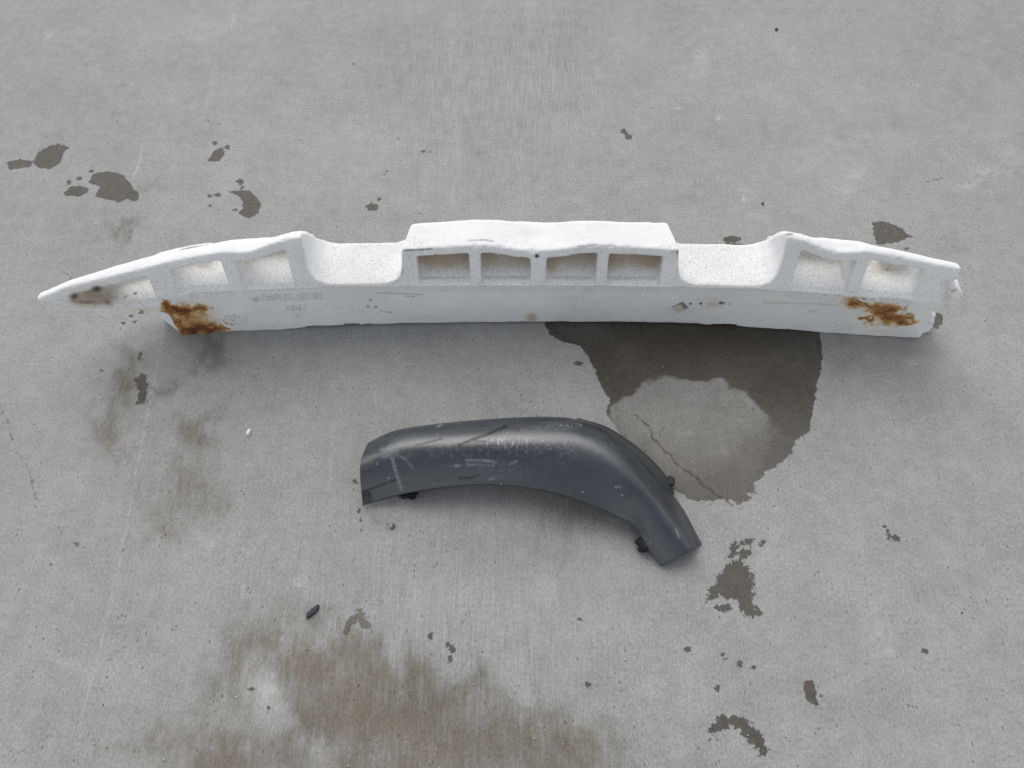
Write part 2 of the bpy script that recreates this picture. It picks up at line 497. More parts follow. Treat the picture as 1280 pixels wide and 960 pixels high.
    yw_ = y + .0035 * vnoise(x * 70 + 5, y * 70, 0 * x + 6) + .002 * vnoise(x * 190, y * 190 + 8, 0 * x + 3)
    for pts in ([(794, 518), (810, 534), (816, 549), (829, 563), (847, 579), (866, 593), (876, 606), (891, 616), (916, 631)],
                [(828, 532), (825, 545)],
                [(-10, 490), (4, 515), (11, 533), (21, 565), (36, 583), (43, 612), (54, 640), (70, 658), (86, 676), (108, 687)],
                [(66, 322), (78, 338), (90, 350)], [(255, 150), (275, 156), (300, 166)], [(360, 178), (372, 176), (390, 183)],
                [(762, 507), (790, 492), (812, 480), (830, 473)], [(152, 690), (160, 672), (166, 655)],
                [(545, 712), (549, 700)], [(575, 785), (583, 765)], [(924, 500), (940, 512), (952, 530)],
                [(1160, 228), (1180, 222)], [(595, 189), (610, 190)]):
        q = [g2(p) for p in pts]
        dd = seg_dist(np.where(vis, xw_, 9), np.where(vis, yw_, 9), q)
        if pts[0][0] == 794:
            dd = dd - .0009
            maincrack = np.maximum(maincrack, sstep(.02, .012, dd))
        crack = np.minimum(crack, dd)
    streak = .12 + .0 * x
    blob(streak, 570, 120, 90, 130, .55); blob(streak, 690, 90, 45, 90, .75); blob(streak, 560, 850, 220, 150, .5)
    blob(streak, 480, 680, 200, 150, .2); blob(streak, 200, 800, 150, 150, .15); blob(streak, 1150, 800, 160, 160, .12)
    idx = np.arange(nx * ny).reshape(nx, ny)
    Fq = np.stack([idx[:-1, :-1], idx[1:, :-1], idx[1:, 1:], idx[:-1, 1:]], -1).reshape(-1, 4)
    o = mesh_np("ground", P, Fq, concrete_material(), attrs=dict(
        wet=np.clip(wet, -.06, .06), breakup=brk, wetdeep=deep, damp_shade=np.clip(damp_shade, 0, 1.2), grime_shade=np.clip(grime_shade, 0, 1),
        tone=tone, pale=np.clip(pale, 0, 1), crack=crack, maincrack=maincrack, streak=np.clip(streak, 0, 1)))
    tag(o, 'grey brushed concrete slab with brown wet patches', kind='structure')

ground()

# ================================================================== FOAM BUMPER ABSORBER
ZL = 0.116         # height of the moulding line along the mounting face
LEAN = 0.35
foam_front = {}

def curve_at(pts, z):
    q = np.array([on_z(a, b, z) for a, b in pts])
    q = q[np.argsort(q[:, 0])]
    return q[:, 0], q[:, 1]

xb_, yb_ = curve_at([(150, 426), (235, 422.5), (350, 416), (465, 410.5), (660, 407.5), (860, 409), (940, 413), (1100, 424),
                     (1135, 426), (1200, 432)], 0.0)
xt_, yt_ = curve_at([(30, 386), (68, 383), (136, 378), (200, 371.5), (240, 367.5), (305, 365), (400, 361), (530, 359.3), (660, 358.8),
                     (850, 360.5), (940, 363), (1050, 370), (1137, 376), (1180, 380), (1215, 384)], ZL)

def smooth_interp(x, xs, ys):
    # piecewise cubic (Catmull-Rom) interpolation
    xs, ys = np.asarray(xs), np.asarray(ys)
    m = np.gradient(ys, xs)
    i = np.clip(np.searchsorted(xs, x) - 1, 0, len(xs) - 2)
    h = xs[i + 1] - xs[i]
    t = np.clip((x - xs[i]) / h, 0, 1)
    return ((2 * t**3 - 3 * t**2 + 1) * ys[i] + (t**3 - 2 * t**2 + t) * h * m[i]
            + (-2 * t**3 + 3 * t**2) * ys[i + 1] + (t**3 - t**2) * h * m[i + 1])

def YT(x): return smooth_interp(x, xt_, yt_)
def YB(x): return smooth_interp(x, xb_, yb_)

def on_front(px, py):
    """point of the mounting face (leaning above ZL) seen at a pixel of the photograph"""
    d = ray(px, py)
    lo, hi = 0.8, 2.2
    for _ in range(50):
        t = .5 * (lo + hi)
        x, y, z = d[0] * t, d[1] * t, CAM_H + d[2] * t
        if z > ZL:
            yf = YT(x) + LEAN * (z - ZL)
        else:
            yf = YB(x) + (YT(x) - YB(x)) * z / ZL
        if y < yf: lo = t
        else: hi = t
    return np.array([d[0] * t, d[1] * t, CAM_H + d[2] * t])

def FX(px, py=335):
    return on_front(px, py)[0]

LEFT_TOP_FRONT = [(45, 374), (53, 371), (82, 359), (124, 349), (181, 335), (200, 330), (247, 320), (278, 315), (297, 316), (312, 315),
                  (334, 307), (356, 300), (376, 296.5), (386, 297)]
LEFT_TOP_BACK = [(40, 372), (51, 365), (82, 352), (110, 344), (180, 325), (200, 322), (247, 311), (300, 300.6), (325, 299), (334, 301),
                 (364, 291), (380, 290), (392, 291)]
RIGHT_TOP_FRONT = [(976, 296), (983, 296), (1007, 301), (1030, 311), (1045, 315.6), (1065, 315.6), (1082, 314), (1120, 320), (1157, 328),
                   (1191, 334), (1215, 340)]
RIGHT_TOP_BACK = [(965, 288), (983, 289.5), (1022, 299.5), (1034, 298), (1049, 299.7), (1101, 309), (1157, 320), (1199, 329), (1220, 334)]
CENTRE_TOP_FRONT = [(490, 312), (508, 312), (560, 308.5), (600, 306.5), (622, 308), (640, 311.5), (668, 314), (700, 312), (722, 308), (745, 306.5),
                    (800, 309.5), (843, 312), (870, 312)]
CENTRE_TOP_BACK = [(490, 280), (516, 279), (660, 276), (740, 275.5), (838, 277.5), (870, 278)]

def top_profiles(front, back):
    f = np.array([on_front(*p) for p in front])
    zx, zz = f[:, 0], f[:, 2]
    bk = []
    for p in back:
        z = .16
        for _ in range(12):
            q = on_z(p[0], p[1], z)
            z = np.interp(q[0], zx, zz)
        bk.append((q[0], q[1] - YT(q[0])))
    bk = np.array(bk)
    return zx, zz, bk[:, 0], bk[:, 1]

def foam_material():
    M = NT("white_foam")
    A = M.math
    n_big = M.noise(7.0, 4, 0.55)
    n_mid = M.noise(48.0, 4, 0.6)
    n_fine = M.noise(300.0, 3, 0.65)
    base = M.mix(M.smooth(n_big, .35, .7), (0.80, 0.80, 0.785), (0.735, 0.73, 0.71))
    base = M.mix(1.0, base, M.mix(n_fine, (.88, .88, .88), (1.06, 1.06, 1.06)), 'MULTIPLY')
    dirt = M.attr('dirt')
    df = M.smooth(A('ADD', dirt, A('MULTIPLY', A('SUBTRACT', n_mid, .5), A('MULTIPLY', dirt, 1.3))), 0.0, 1.0)
    base = M.mix(df, base, (0.52, 0.43, 0.325))
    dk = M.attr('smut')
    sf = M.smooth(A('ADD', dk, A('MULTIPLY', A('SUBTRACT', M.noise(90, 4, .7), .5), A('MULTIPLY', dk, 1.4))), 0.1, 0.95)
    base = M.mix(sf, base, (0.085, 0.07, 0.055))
    # dirt caught between the beads
    sp = M.attr('speck')
    v1 = M.voro(560.0)
    s1 = M.t.nodes.new('ShaderNodeSeparateColor'); M.put(s1.inputs[0], v1.outputs['Color'])
    d1 = A('MULTIPLY', M.smooth(v1.outputs['Distance'], .25, .55, 1, 0), A('LESS_THAN', s1.outputs[0], A('MULTIPLY', sp, .85)))
    v2 = M.voro(320.0)
    s2 = M.t.nodes.new('ShaderNodeSeparateColor'); M.put(s2.inputs[0], v2.outputs['Color'])
    d2 = A('MULTIPLY', M.smooth(v2.outputs['Distance'], .15, .36, 1, 0), A('LESS_THAN', s2.outputs[1], A('MULTIPLY', sp, .16)))
    spk = A('MAXIMUM', A('MULTIPLY', d1, .50), A('MULTIPLY', d2, .72))
    base = M.mix(spk, base, (0.10, 0.085, 0.07))
    # rust bled off the steel beam
    r = M.attr('rust')
    rn = A('ADD', A('MULTIPLY', A('SUBTRACT', M.noise(62, 6, .75, stretch=(.45, 1, 1)), .5), 2.3), A('MULTIPLY', A('SUBTRACT', M.noise(420, 3, .7), .5), 1.7))
    rr = A('ADD', A('MULTIPLY', r, .86), A('MULTIPLY', rn, M.smooth(r, 0.02, .40, 0, .62)))
    ramp = M.t.nodes.new('ShaderNodeValToRGB')
    cr = ramp.color_ramp
    cr.elements[0].position, cr.elements[0].color = .08, (0.66, 0.57, 0.40, 1)
    cr.elements[1].position, cr.elements[1].color = 1.0, (0.085, 0.030, 0.012, 1)
    for p, c in ((.42, (0.46, 0.27, 0.105, 1)), (.66, (0.31, 0.140, 0.046, 1)), (.84, (0.17, 0.065, 0.020, 1))):
        e = cr.elements.new(p); e.color = c
    M.put(ramp.inputs[0], rr)
    base = M.mix(M.smooth(rr, .02, .30), base, ramp.outputs[0])
    bead = M.voro(240.0, 'SMOOTH_F1')
    h = A('ADD', A('MULTIPLY', A('SUBTRACT', 1.0, bead.outputs['Distance']), .6), A('MULTIPLY', n_fine, .5))
    h = A('ADD', h, A('MULTIPLY', n_mid, .8))
    M.set(Base_Color=base, Roughness=0.72, Normal=M.bump(h, .35, .0010))
    M.put(M.b.inputs['Specular IOR Level'], 0.3)
    return M.m

FOAM = foam_material()

def surface_nets(Fd, org, h):
    S = Fd < 0
    nx, ny, nz = Fd.shape
    cs = (nx - 1, ny - 1, nz - 1)
    cnt = np.zeros(cs, np.uint8)
    for i in (0, 1):
        for j in (0, 1):
            for k in (0, 1):
                cnt += S[i:nx - 1 + i, j:ny - 1 + j, k:nz - 1 + k]
    act = (cnt > 0) & (cnt < 8)
    ci = np.argwhere(act)
    n = len(ci)
    acc = np.zeros((n, 3)); num = np.zeros(n)
    val = {}
    for i in (0, 1):
        for j in (0, 1):
            for k in (0, 1):
                val[i, j, k] = Fd[ci[:, 0] + i, ci[:, 1] + j, ci[:, 2] + k]
    for a in val:
        for ax in range(3):
            if a[ax] == 0:
                b = list(a); b[ax] = 1; b = tuple(b)
                va, vb = val[a], val[b]
                m = (va < 0) != (vb < 0)
                t = np.where(m, va / np.where(m, va - vb, 1), 0)
                p = np.array(a, float)[None, :].repeat(n, 0)
                p[:, ax] += t
                acc[m] += p[m]; num[m] += 1
    V = (ci + acc / num[:, None]) * h + np.array(org)
    vid = np.full(cs, -1, np.int64)
    vid[act] = np.arange(n)
    quads = []
    for ax in range(3):
        a1, a2 = (ax + 1) % 3, (ax + 2) % 3
        sl0 = [slice(None)] * 3; sl1 = [slice(None)] * 3
        sl0[ax] = slice(0, -1); sl1[ax] = slice(1, None)
        d = S[tuple(sl0)] != S[tuple(sl1)]
        e = np.argwhere(d)
        ok = (e[:, a1] > 0) & (e[:, a2] > 0) & (e[:, a1] < Fd.shape[a1] - 1) & (e[:, a2] < Fd.shape[a2] - 1)
        e = e[ok]
        def g(o1, o2):
            c = e.copy(); c[:, a1] -= o1; c[:, a2] -= o2
            return vid[c[:, 0], c[:, 1], c[:, 2]]
        q = np.stack([g(1, 1), g(0, 1), g(0, 0), g(1, 0)], 1)
        inside0 = S[e[:, 0], e[:, 1], e[:, 2]]
        q[~inside0] = q[~inside0][:, ::-1]
        quads.append(q)
    return V, np.concatenate(quads)

def foam():
    h = 0.0024
    xs = np.arange(-.80, .83, h)
    vs_ = np.arange(-.035, .135, h)
    zs = np.arange(-.012, .236, h)
    x = xs[:, None, None].astype(np.float32)
    v = vs_[None, :, None].astype(np.float32)
    z = zs[None, None, :].astype(np.float32)
    lz, lxb, lbx, lbv = top_profiles(LEFT_TOP_FRONT, LEFT_TOP_BACK)[0:4]
    rz, rxb, rbx, rbv = top_profiles(RIGHT_TOP_FRONT, RIGHT_TOP_BACK)[0:4]
    cz, cxb, cbx, cbv = top_profiles(CENTRE_TOP_FRONT, CENTRE_TOP_BACK)[0:4]
    X1 = xs
    c3 = lambda a: np.asarray(a, np.float32)[:, None, None]
    def sm(xa, ya, w=7):
        y = np.interp(X1, xa, ya)
        k = np.hanning(w + 2)[1:-1]; k /= k.sum()
        return np.convolve(np.pad(y, w // 2, mode='edge'), k, 'valid')
    ztl, ztr, ztc = sm(lz, lxb), sm(rz, rxb), sm(cz, cxb, 15)
    vbl, vbr, vbc = sm(lbx, lbv), sm(rbx, rbv), sm(cbx, cbv)
    slope_dy = (YB(X1) - YT(X1))
    zfl = ZL + .0075
    # front boundary (v >= vf)
    vf_low = c3(slope_dy) * np.clip(1 - z / ZL, 0, 1)
    vf_up = LEAN * np.maximum(z - ZL, 0)
    nz_ = 0.0005 * vnoise(x * 55 + 3, v * 55 + 7 + 0 * x, z * 55 + 5 + 0 * x)
    front_low = (vf_low + .0048 * (z < ZL - .002) - v)
    front_up = (vf_up - v) * .94
    VB = 0.097
    # lower beam
    beam_bot = c3(np.interp(X1, [FX(235, 400), FX(340, 400), FX(380, 400), FX(470, 400), FX(640, 400), FX(860, 400), FX(920, 400), FX(945, 400), FX(1130, 400)],
                            [0.0, .0005, .003, .0035, .0035, .003, .004, .0005, 0.0]))
    frayR = 0.010 * vnoise(x * 60, v * 60 + 0 * x, z * 60 + 0 * x) + .006 * vnoise(x * 150, v * 150 + 0 * x, z * 150 + 0 * x)
    xl = on_z(232, 421)[0]
    xr = on_z(1137, 426)[0]
    endl = ((xl - 1.0 * v + .012 * (z / ZL - .5)) - x) * .7
    endr = (x - (xr + 1.0 * v - .55 * z) - .010 + frayR * .8) * .65
    vbx = np.interp(X1, [xl - .07, xl - .03, FX(240, 400), FX(310, 400), FX(1050, 400), FX(1130, 400), xr + .03, xr + .07],
                    [.040, .052, .080, VB, VB, .080, .052, .040])
    back_low = v - c3(vbx)
    beam = smax(front_low, beam_bot - z, .004)
    beam = smax(beam, z - zfl, .006)
    beam = smax(beam, back_low, .012)
    beam = smax(smax(beam, endl, .004), endr, .004)
    # saddles dip a little in the middle
    # wing bodies
    def body(zt, vbt, x0, x1, zb, roundx, vlow):
        zt_, vbt_ = c3(zt), c3(vbt)
        t = np.clip((z - ZL) / np.maximum(zt_ - ZL, .02), 0, 1)
        vb = c3(vlow) * (1 - t * t) + vbt_ * t * t
        s = smax(np.where(z > ZL, front_up, front_up + 0 * z), z - zt_, .003)
        s = smax(s, (v - vb) * .85, .005)
        s = smax(s, c3(zb) - z, .008)
        s = smax(s, x0 - x, roundx)
        return smax(s, x - x1, roundx)
    tipx = on_z(46, 375, .13)[0]
    zbl = np.interp(X1, [tipx, FX(68, 380), FX(103, 384), FX(136, 388), FX(207, 386), FX(222, 372), FX(240, 368)],
                    [.122, .117, .104, .093, .086, .103, .1145])
    vl_l = np.interp(X1, [tipx, FX(103, 370), FX(190, 350), FX(300), FX(384)], [.02, .050, .082, .093, VB])
    xwl = FX(383, 330)
    # the wing wall beside the saddle leans: wider at the foot
    wl_ = body(ztl, np.minimum(vbl, vl_l), tipx, xwl + 0 * z + c3(0 * X1), zbl, .005, vl_l)
    zbr = np.interp(X1, [FX(1125, 368), FX(1137, 373), FX(1152, 383), FX(1180, 388), FX(1215, 388)], [.1145, .108, .096, .098, .10])
    vl_r = np.interp(X1, [FX(980), FX(1066), FX(1150), FX(1200)], [VB, .093, .075, .05])
    xwr0, xwr1 = FX(976, 330), FX(1199, 345)
    tear = .004 * vnoise(x * 0 + 3.3, v * 30 + 0 * x, z * 60 + 0 * x) + .003 * vnoise(x * 80, v * 140 + 0 * x, z * 140 + 0 * x)
    dz = c3(ztr) - z
    tear = tear + .004 - .004 * np.exp(-((dz - .026) / .005) ** 2) + .018 * sstep(.024, .040, dz) - .006 * sstep(.02, .06, v)
    wr_ = body(ztr, np.minimum(vbr, vl_r), xwr0, xwr1 + tear - .004, zbr, .004, vl_r)
    # centre block
    xc0f, xc1f = FX(502.5, 335), FX(847, 335)
    taper = np.clip((v - .02) / .06, 0, 1) * .013
    cb = body(ztc, vbc, xc0f + taper, xc1f - taper, np.full(X1.shape, .10), .006, np.full(X1.shape, VB))
    solid = smin(beam, smin(wl_, wr_, .002), .040)
    solid = smin(solid, cb, .040)
    # keep the mounting face crisp where the fillets pushed it forward
    solid = np.maximum(solid, front_up + 0 * x)
    solid = np.maximum(solid, np.where((z < ZL - .002) & (x > FX(238, 372)) & (x < FX(1138, 378)), front_low, -1.0))

    # one outer skin behind the saddles too
    def outer(zt, vbt, xe):
        zt0, vb0 = float(np.interp(xe, X1, zt)), float(np.interp(xe, X1, vbt))
        t = np.clip((z - zfl) / (zt0 - zfl), 0, 1)
        return VB * (1 - t ** 1.4) + vb0 * t ** 1.4
    mL, mR = .5 * (xwl + xc0f), .5 * (xwr0 + xc1f)
    for xa, xb, vv in ((xwl - .004, mL, outer(ztl, vbl, xwl - .004)), (mL, xc0f + .006, outer(ztc, vbc, xc0f + .01)),
                       (xc1f - .006, mR, outer(ztc, vbc, xc1f - .01)), (mR, xwr0 + .004, outer(ztr, vbr, xwr0 + .004))):
        solid = np.where((x > xa) & (x < xb), smax(solid, (v - vv) * .85, .005), solid)

    # pockets
    def pocket(xa, xb, z0, zt, vb, k=.006, skew=0.0, k2=.004):
        s = smax((xa + skew * (z - ZL)) - x, x - (xb + skew * (z - ZL)), k)
        s = smax(s, np.minimum(z0, z0 - .0065 + .65 * np.maximum(v - LEAN * .004, -.01)) - z, k)
        s = smax(s, z - zt, k2)
        return smax(s, v - vb, .010)
    def sub(a, p, k=.004):
        return smax(a, -p, k)
    roof_c = c3(ztc) - .0150
    zp = zfl - .001
    for a, b in ((523, 587), (601.5, 663), (683, 745), (759.5, 826)):
        solid = sub(solid, pocket(FX(a, 340), FX(b, 340), np.maximum(zp, zp + .62 * (v - .018)), roof_c, .082))
    roof_l, roof_r = c3(ztl) - .0155, c3(ztr) - .0155
    slopeback = lambda s, vb: s                                  # readability
    wb = c3(vl_l) - .012
    solid = sub(solid, pocket(FX(298, 340), FX(364, 340), zp, roof_l - .002, wb, skew=-.03))
    solid = sub(solid, pocket(FX(216, 345), FX(280.5, 340), zp, roof_l, wb, .010, skew=-.03))
    # tip pocket: its floor lies lower, its roof follows the tip
    solid = sub(solid, pocket(FX(98, 372), FX(190, 360), np.maximum(c3(zbl) + .014, .104), roof_l - .001, wb - .002, .008, skew=-.06))
    solid = sub(solid, pocket(FX(993, 340), FX(1065, 340), zp, roof_r - .002, c3(vl_r) - .012, skew=.03))
    solid = sub(solid, pocket(FX(1082, 340), FX(1152, 345), zp, roof_r, c3(vl_r) - .012, .010, skew=.03))
    # openings through the rear skin behind the wing pockets
    def slot(xa, xb, z0, z1, v0):
        s = smax(xa - x, x - xb, .004)
        s = smax(s, smax(z0 - z, z - z1, .004), .004)
        return smax(s, v0 - v, .004)
    solid = sub(solid, slot(FX(247, 335), FX(279, 335), zfl + .002, .165, .066), .003)
    solid = sub(solid, slot(FX(1087, 335), FX(1122, 335), zfl + .002, .160, .064), .003)
    solid = sub(solid, slot(FX(128, 355), FX(186, 355), .118, .150, .048), .003)
    # undercut chips along the bottom edge
    for a, b, dz in ((381, 465, .006), (890, 922, .007), (430, 450, .008)):
        s = smax(FX(a, 408) - x, x - FX(b, 408), .003)
        s = smax(s, z - dz, .003)
        s = smax(s, v - .03 + 0 * x, .003)
        solid = sub(solid, s, .002)
    # a shallow groove along the moulding line
    gr = np.abs(z - (ZL - .0008)) - .0016
    gr = np.maximum(gr, (v - .0022))
    gr = np.maximum(gr, np.maximum(FX(246, 366) - x, x - FX(1052, 368)))
    solid = sub(solid, gr + 0 * x, .0015)
    # round mould marks pressed into the face
    solid = solid + nz_ + .0003 * vnoise(x * 130, v * 130 + 0 * x, z * 130 + 0 * x) + .0005 * vnoise(x * 22 + 1, v * 22 + 0 * x, z * 22 + 0 * x)
    crng = np.random.default_rng(11)
    def chip_at(cx, cv, cz, r):
        i = slice(max(int((cx - r - xs[0]) / h) - 1, 0), int((cx + r - xs[0]) / h) + 2)
        j = slice(max(int((cv - r - vs_[0]) / h) - 1, 0), int((cv + r - vs_[0]) / h) + 2)
        k = slice(max(int((cz - r - zs[0]) / h) - 1, 0), int((cz + r - zs[0]) / h) + 2)
        d = r - np.sqrt((x[i] - cx) ** 2 + (v[:, j] - cv) ** 2 + (z[:, :, k] - cz) ** 2)
        solid[i, j, k] = smax(solid[i, j, k], d.astype(solid.dtype), .002)
    for _ in range(150):
        cx = crng.uniform(-.74, .80)
        kind = crng.integers(0, 3)
        if kind == 0:                       # along the front lip of the roof
            zt_ = np.interp(cx, X1, ztl if cx < xwl else (ztr if cx > xwr0 else ztc))
            if xwl < cx < xc0f or xc1f < cx < xwr0:
                zt_ = zfl
            chip_at(cx, LEAN * (zt_ - ZL) - .001, zt_ + .001, crng.uniform(.0025, .0048))
        elif kind == 1 and xl < cx < xr:    # along the bottom edge
            chip_at(cx, float(np.interp(cx, X1, slope_dy)) + .003, 0.0, crng.uniform(.002, .0038))
        else:                               # along the moulding line
            chip_at(cx, -.001, zfl - .002, crng.uniform(.002, .004))
    for zz, vv_ in ((.19, .01), (.165, .03), (.15, .02), (.14, .0), (.125, .01), (.135, .03), (.11, .02), (.18, .035)):
        chip_at(FX(1199, 345) + crng.uniform(-.002, .010), vv_ + LEAN * .03, zz, crng.uniform(.003, .006))
    solid = solid.astype(np.float32)
    V, Q = surface_nets(solid, (xs[0], vs_[0], zs[0]), h)
    loc = V.copy()                                 # x, v, z (straightened)
    W = V.copy()
    W[:, 1] += YT(V[:, 0])
    W[:, 2] = np.maximum(W[:, 2], 0.0)
    px, py = project(W)

    # normals of the whole casting, so that the parts shade as one moulding
    e1 = W[Q[:, 2]] - W[Q[:, 0]]; e2 = W[Q[:, 3]] - W[Q[:, 1]]
    fn = np.cross(e1, e2)
    N = np.zeros_like(W)
    for k in range(4):
        np.add.at(N, Q[:, k], fn)
    N /= np.linalg.norm(N, axis=1)[:, None] + 1e-12
    if (fn[:, 2] * 0 + np.einsum('ij,ij->i', fn, W[Q].mean(1) - np.array([0, .83, .08]))).mean() < 0:
        Q = Q[:, ::-1]; N = -N

    # ------- dirt, specks and rust (on the surface itself)
    lx, lv, lzv = loc[:, 0], loc[:, 1], loc[:, 2]
    n = len(W)
    front_face = sstep(.012, .004, lv - LEAN * np.maximum(lzv - ZL, 0))        # on the mounting face
    floor = sstep(.5, .9, N[:, 2]) * (lzv > ZL)
    pocket_m = (lzv > ZL - .002) & (lv > .006 + LEAN * np.maximum(lzv - ZL, 0)) & (lv < .092)
    top = sstep(.5, .9, N[:, 2]) * (lzv > .15)
    speck = np.full(n, .05)
    speck -= .035 * (lzv > .15) * (N[:, 2] > .5)
    speck += .10 * floor * (lzv < .15)
    inpk = np.zeros(n, bool)
    for a, b in ((523, 587), (601, 663), (683, 745), (759, 826), (298, 367), (216, 281), (98, 190), (990, 1065), (1079, 1152)):
        inpk |= (lx > FX(a, 345) - .004) & (lx < FX(b, 345) + .004) & (lv > LEAN * np.maximum(lzv - ZL, 0) + .002) & (lzv < .20) & (lzv > .095) & (lv < .088)
    inpk &= ~(top > .2)
    speck += .33 * inpk
    dirt = np.full(n, .03)
    smut = np.zeros(n)
    rust = np.zeros(n)
    centre = (lx > xc0f) & (lx < xc1f)
    dirt += inpk * centre * (.74 * sstep(.012, .045, lv) )
    dirt += inpk * ~centre * (.34 * sstep(.03, .08, lv))
    sad = ~centre & (lx > xwl) & (lx < xwr0) & (N[:, 2] > .6)
    speck += .26 * sad
    dirt += .14 * sad
    dirt += .10 * (lzv > .15) * (N[:, 2] > .4) * sstep(.1, .6, vnoise(lx * 9, lv * 30, lzv * 9))
    speck += .20 * front_face * (lx < FX(520)) * (N[:, 1] < -.3) * sstep(-.2, .6, vnoise(lx * 16, lv * 3, lzv * 22))
    smut += .10 * front_face * (lx < FX(500)) * (N[:, 1] < -.3) * sstep(.0, .7, vnoise(lx * 12 + 3, lv * 3, lzv * 26))
    dirt += .55 * sstep(.006, .0, np.abs(lzv - zfl - .001)) * front_face * sstep(-.1, .6, vnoise(lx * 18 + 2, lv * 2, lzv * 3)) * .5
    def pb(arr, cx, cy, rx, ry, a, m=1.0):
        arr += a * np.exp(-((px - cx) / rx) ** 2 - ((py - cy) / ry) ** 2) * m
    ff = front_face * (N[:, 1] < -.3)
    # rust at the left end of the beam
    def pst(arr, pts, w, a, m=1.0):
        d = seg_dist(px, py, pts)
        arr[:] = np.maximum(arr, a * np.exp(-(d / w) ** 2) * m)
    low = ff * (lzv < ZL + .003)
    jx = 5 * vnoise(px / 9, py / 6, 0 * px) + 3 * vnoise(px / 3.2, py / 2.6, 0 * px + 4)
    jy = 3.2 * vnoise(px / 8 + 9, py / 5, 0 * px + 7) + 2.0 * vnoise(px / 2.8 + 5, py / 2.6, 0 * px + 2)
    def rst(pts, w, a):
        d = seg_dist(px + jx, py + jy, pts)
        rust[:] = np.maximum(rust, a * np.exp(-(d / w) ** 2) * low)
    def rb(cx, cy, rx, ry, a):
        rust[:] += a * np.exp(-((px + jx - cx) / rx) ** 2 - ((py + jy - cy) / ry) ** 2) * low
    rst([(208, 385), (220, 387), (234, 389)], 6.5, .80)
    rst([(232, 389), (246, 387), (257, 388)], 4.2, .62)
    rst([(226, 412), (245, 411), (262, 413)], 7.5, .80)
    rst([(250, 411), (266, 411)], 3.5, .95)
    rst([(262, 412), (280, 411)], 4.5, .50)
    rst([(214, 392), (224, 408), (233, 420)], 5, .60)
    rb(240, 400, 34, 19, .34); rb(278, 412, 30, 9, .20); rb(220, 386, 14, 8, .12)
    rst([(1064, 379), (1074, 377), (1086, 381)], 5.5, .62)
    rst([(1086, 383), (1104, 385), (1121, 386)], 6.0, .86)
    rst([(1094, 388), (1112, 393), (1124, 399)], 6.5, .88)
    rst([(1118, 398), (1135, 398), (1153, 400)], 4.8, .84)
    rst([(1078, 398), (1085, 398), (1091, 397)], 2.6, .85)
    rb(1070, 382, 22, 11, .24); rb(1120, 404, 16, 6, .30); rb(1086, 404, 14, 5, .2); rb(1130, 396, 30, 9, .12)
    pb(dirt, 1066, 378, 16, 8, .5, low); pb(dirt, 1110, 415, 40, 5, .35, low); pb(dirt, 240, 400, 40, 22, .25, low)
    pb(dirt, 320, 374, 6, 3, .8, low); pb(dirt, 700, 362, 300, 1.6, .3, low)
    pb(speck, 1055, 410, 22, 12, .5, low); pb(speck, 235, 402, 34, 14, .55, low); pb(speck, 330, 410, 40, 8, .2, low)
    pb(smut, 1057, 378, 3, 6, .4, low)
    # chip marks, pin mark and diamond on the face
    pb(dirt, 664.5, 397, 7.5, 6.5, 1.0, low); pb(smut, 666, 394, 7, 5, .25, low)
    pb(dirt, 664, 404, 6, 3, .35, low)
    pb(dirt, 893, 380, 12, 6, .45, low); pb(smut, 886, 380, 3, 3, .45, low); pb(smut, 901, 379, 4, 2.2, .55, low)
    for c in ((863, 379), (863, 380), (876, 379), (876, 380), (913, 380), (901, 378), (905, 379), (517, 371), (460, 383), (470, 384), (463, 375)):
        pb(smut, c[0], c[1], 2.2, 1.8, .62, low)
    for pts in ([(1010, 388), (1021, 390)], [(1014, 391), (1020, 387)], [(505, 370), (518, 371)], [(470, 366), (530, 368)],
                [(475, 388), (490, 391)], [(265, 407), (288, 413)]):
        pst(smut, pts, 1.2, .5, low)
    pst(dirt, [(955, 378), (1050, 381)], 1.6, .55, low)
    pst(smut, [(1050, 381), (1054, 374), (1056, 371)], 1.4, .5, low)
    # tip pocket muck
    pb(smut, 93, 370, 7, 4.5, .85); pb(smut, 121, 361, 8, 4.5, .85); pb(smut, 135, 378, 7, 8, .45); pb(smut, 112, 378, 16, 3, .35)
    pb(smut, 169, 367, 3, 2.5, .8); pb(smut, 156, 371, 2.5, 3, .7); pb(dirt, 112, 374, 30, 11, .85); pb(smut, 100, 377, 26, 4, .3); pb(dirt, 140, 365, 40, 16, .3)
    pb(speck, 150, 370, 40, 14, .45); pb(speck, 205, 360, 14, 22, .30); pb(speck, 226, 360, 10, 14, .25)
    # centre block: scuffed front edge
    topm = (lzv > .15)
    pb(speck, 520, 306, 16, 8, .7, topm); pb(speck, 835, 306, 12, 7, .75, topm); pb(speck, 640, 306, 30, 6, .35, topm)
    pb(dirt, 660, 292, 22, 10, .28, topm)
    pst(smut, [(505, 313), (540, 311)], 1.4, .75, topm); pst(smut, [(585, 300.5), (606, 300), (617, 301.5)], 1.3, .65, topm)
    pst(smut, [(722, 308), (748, 306), (770, 308)], 1.5, .5, topm); pst(smut, [(503, 315), (503, 345)], 1.6, .5)
    pst(smut, [(847, 315), (847, 340)], 1.4, .5)
    lip = sstep(.010, .002, np.abs(lzv - np.interp(lx, X1, ztc))) * sstep(.030, .020, lv) * centre
    smut += .5 * lip * sstep(.0, .5, vnoise(lx * 40 + 7, lv * 60, lzv * 40)); speck += .35 * lip
    pb(speck, 512, 332, 8, 20, .6); pb(speck, 594, 330, 8, 14, .2)
    pb(smut, 547, 323, 26, 6, .16, inpk); pb(smut, 583, 325, 5, 10, .22, inpk); pb(dirt, 552, 326, 30, 12, .35, inpk)
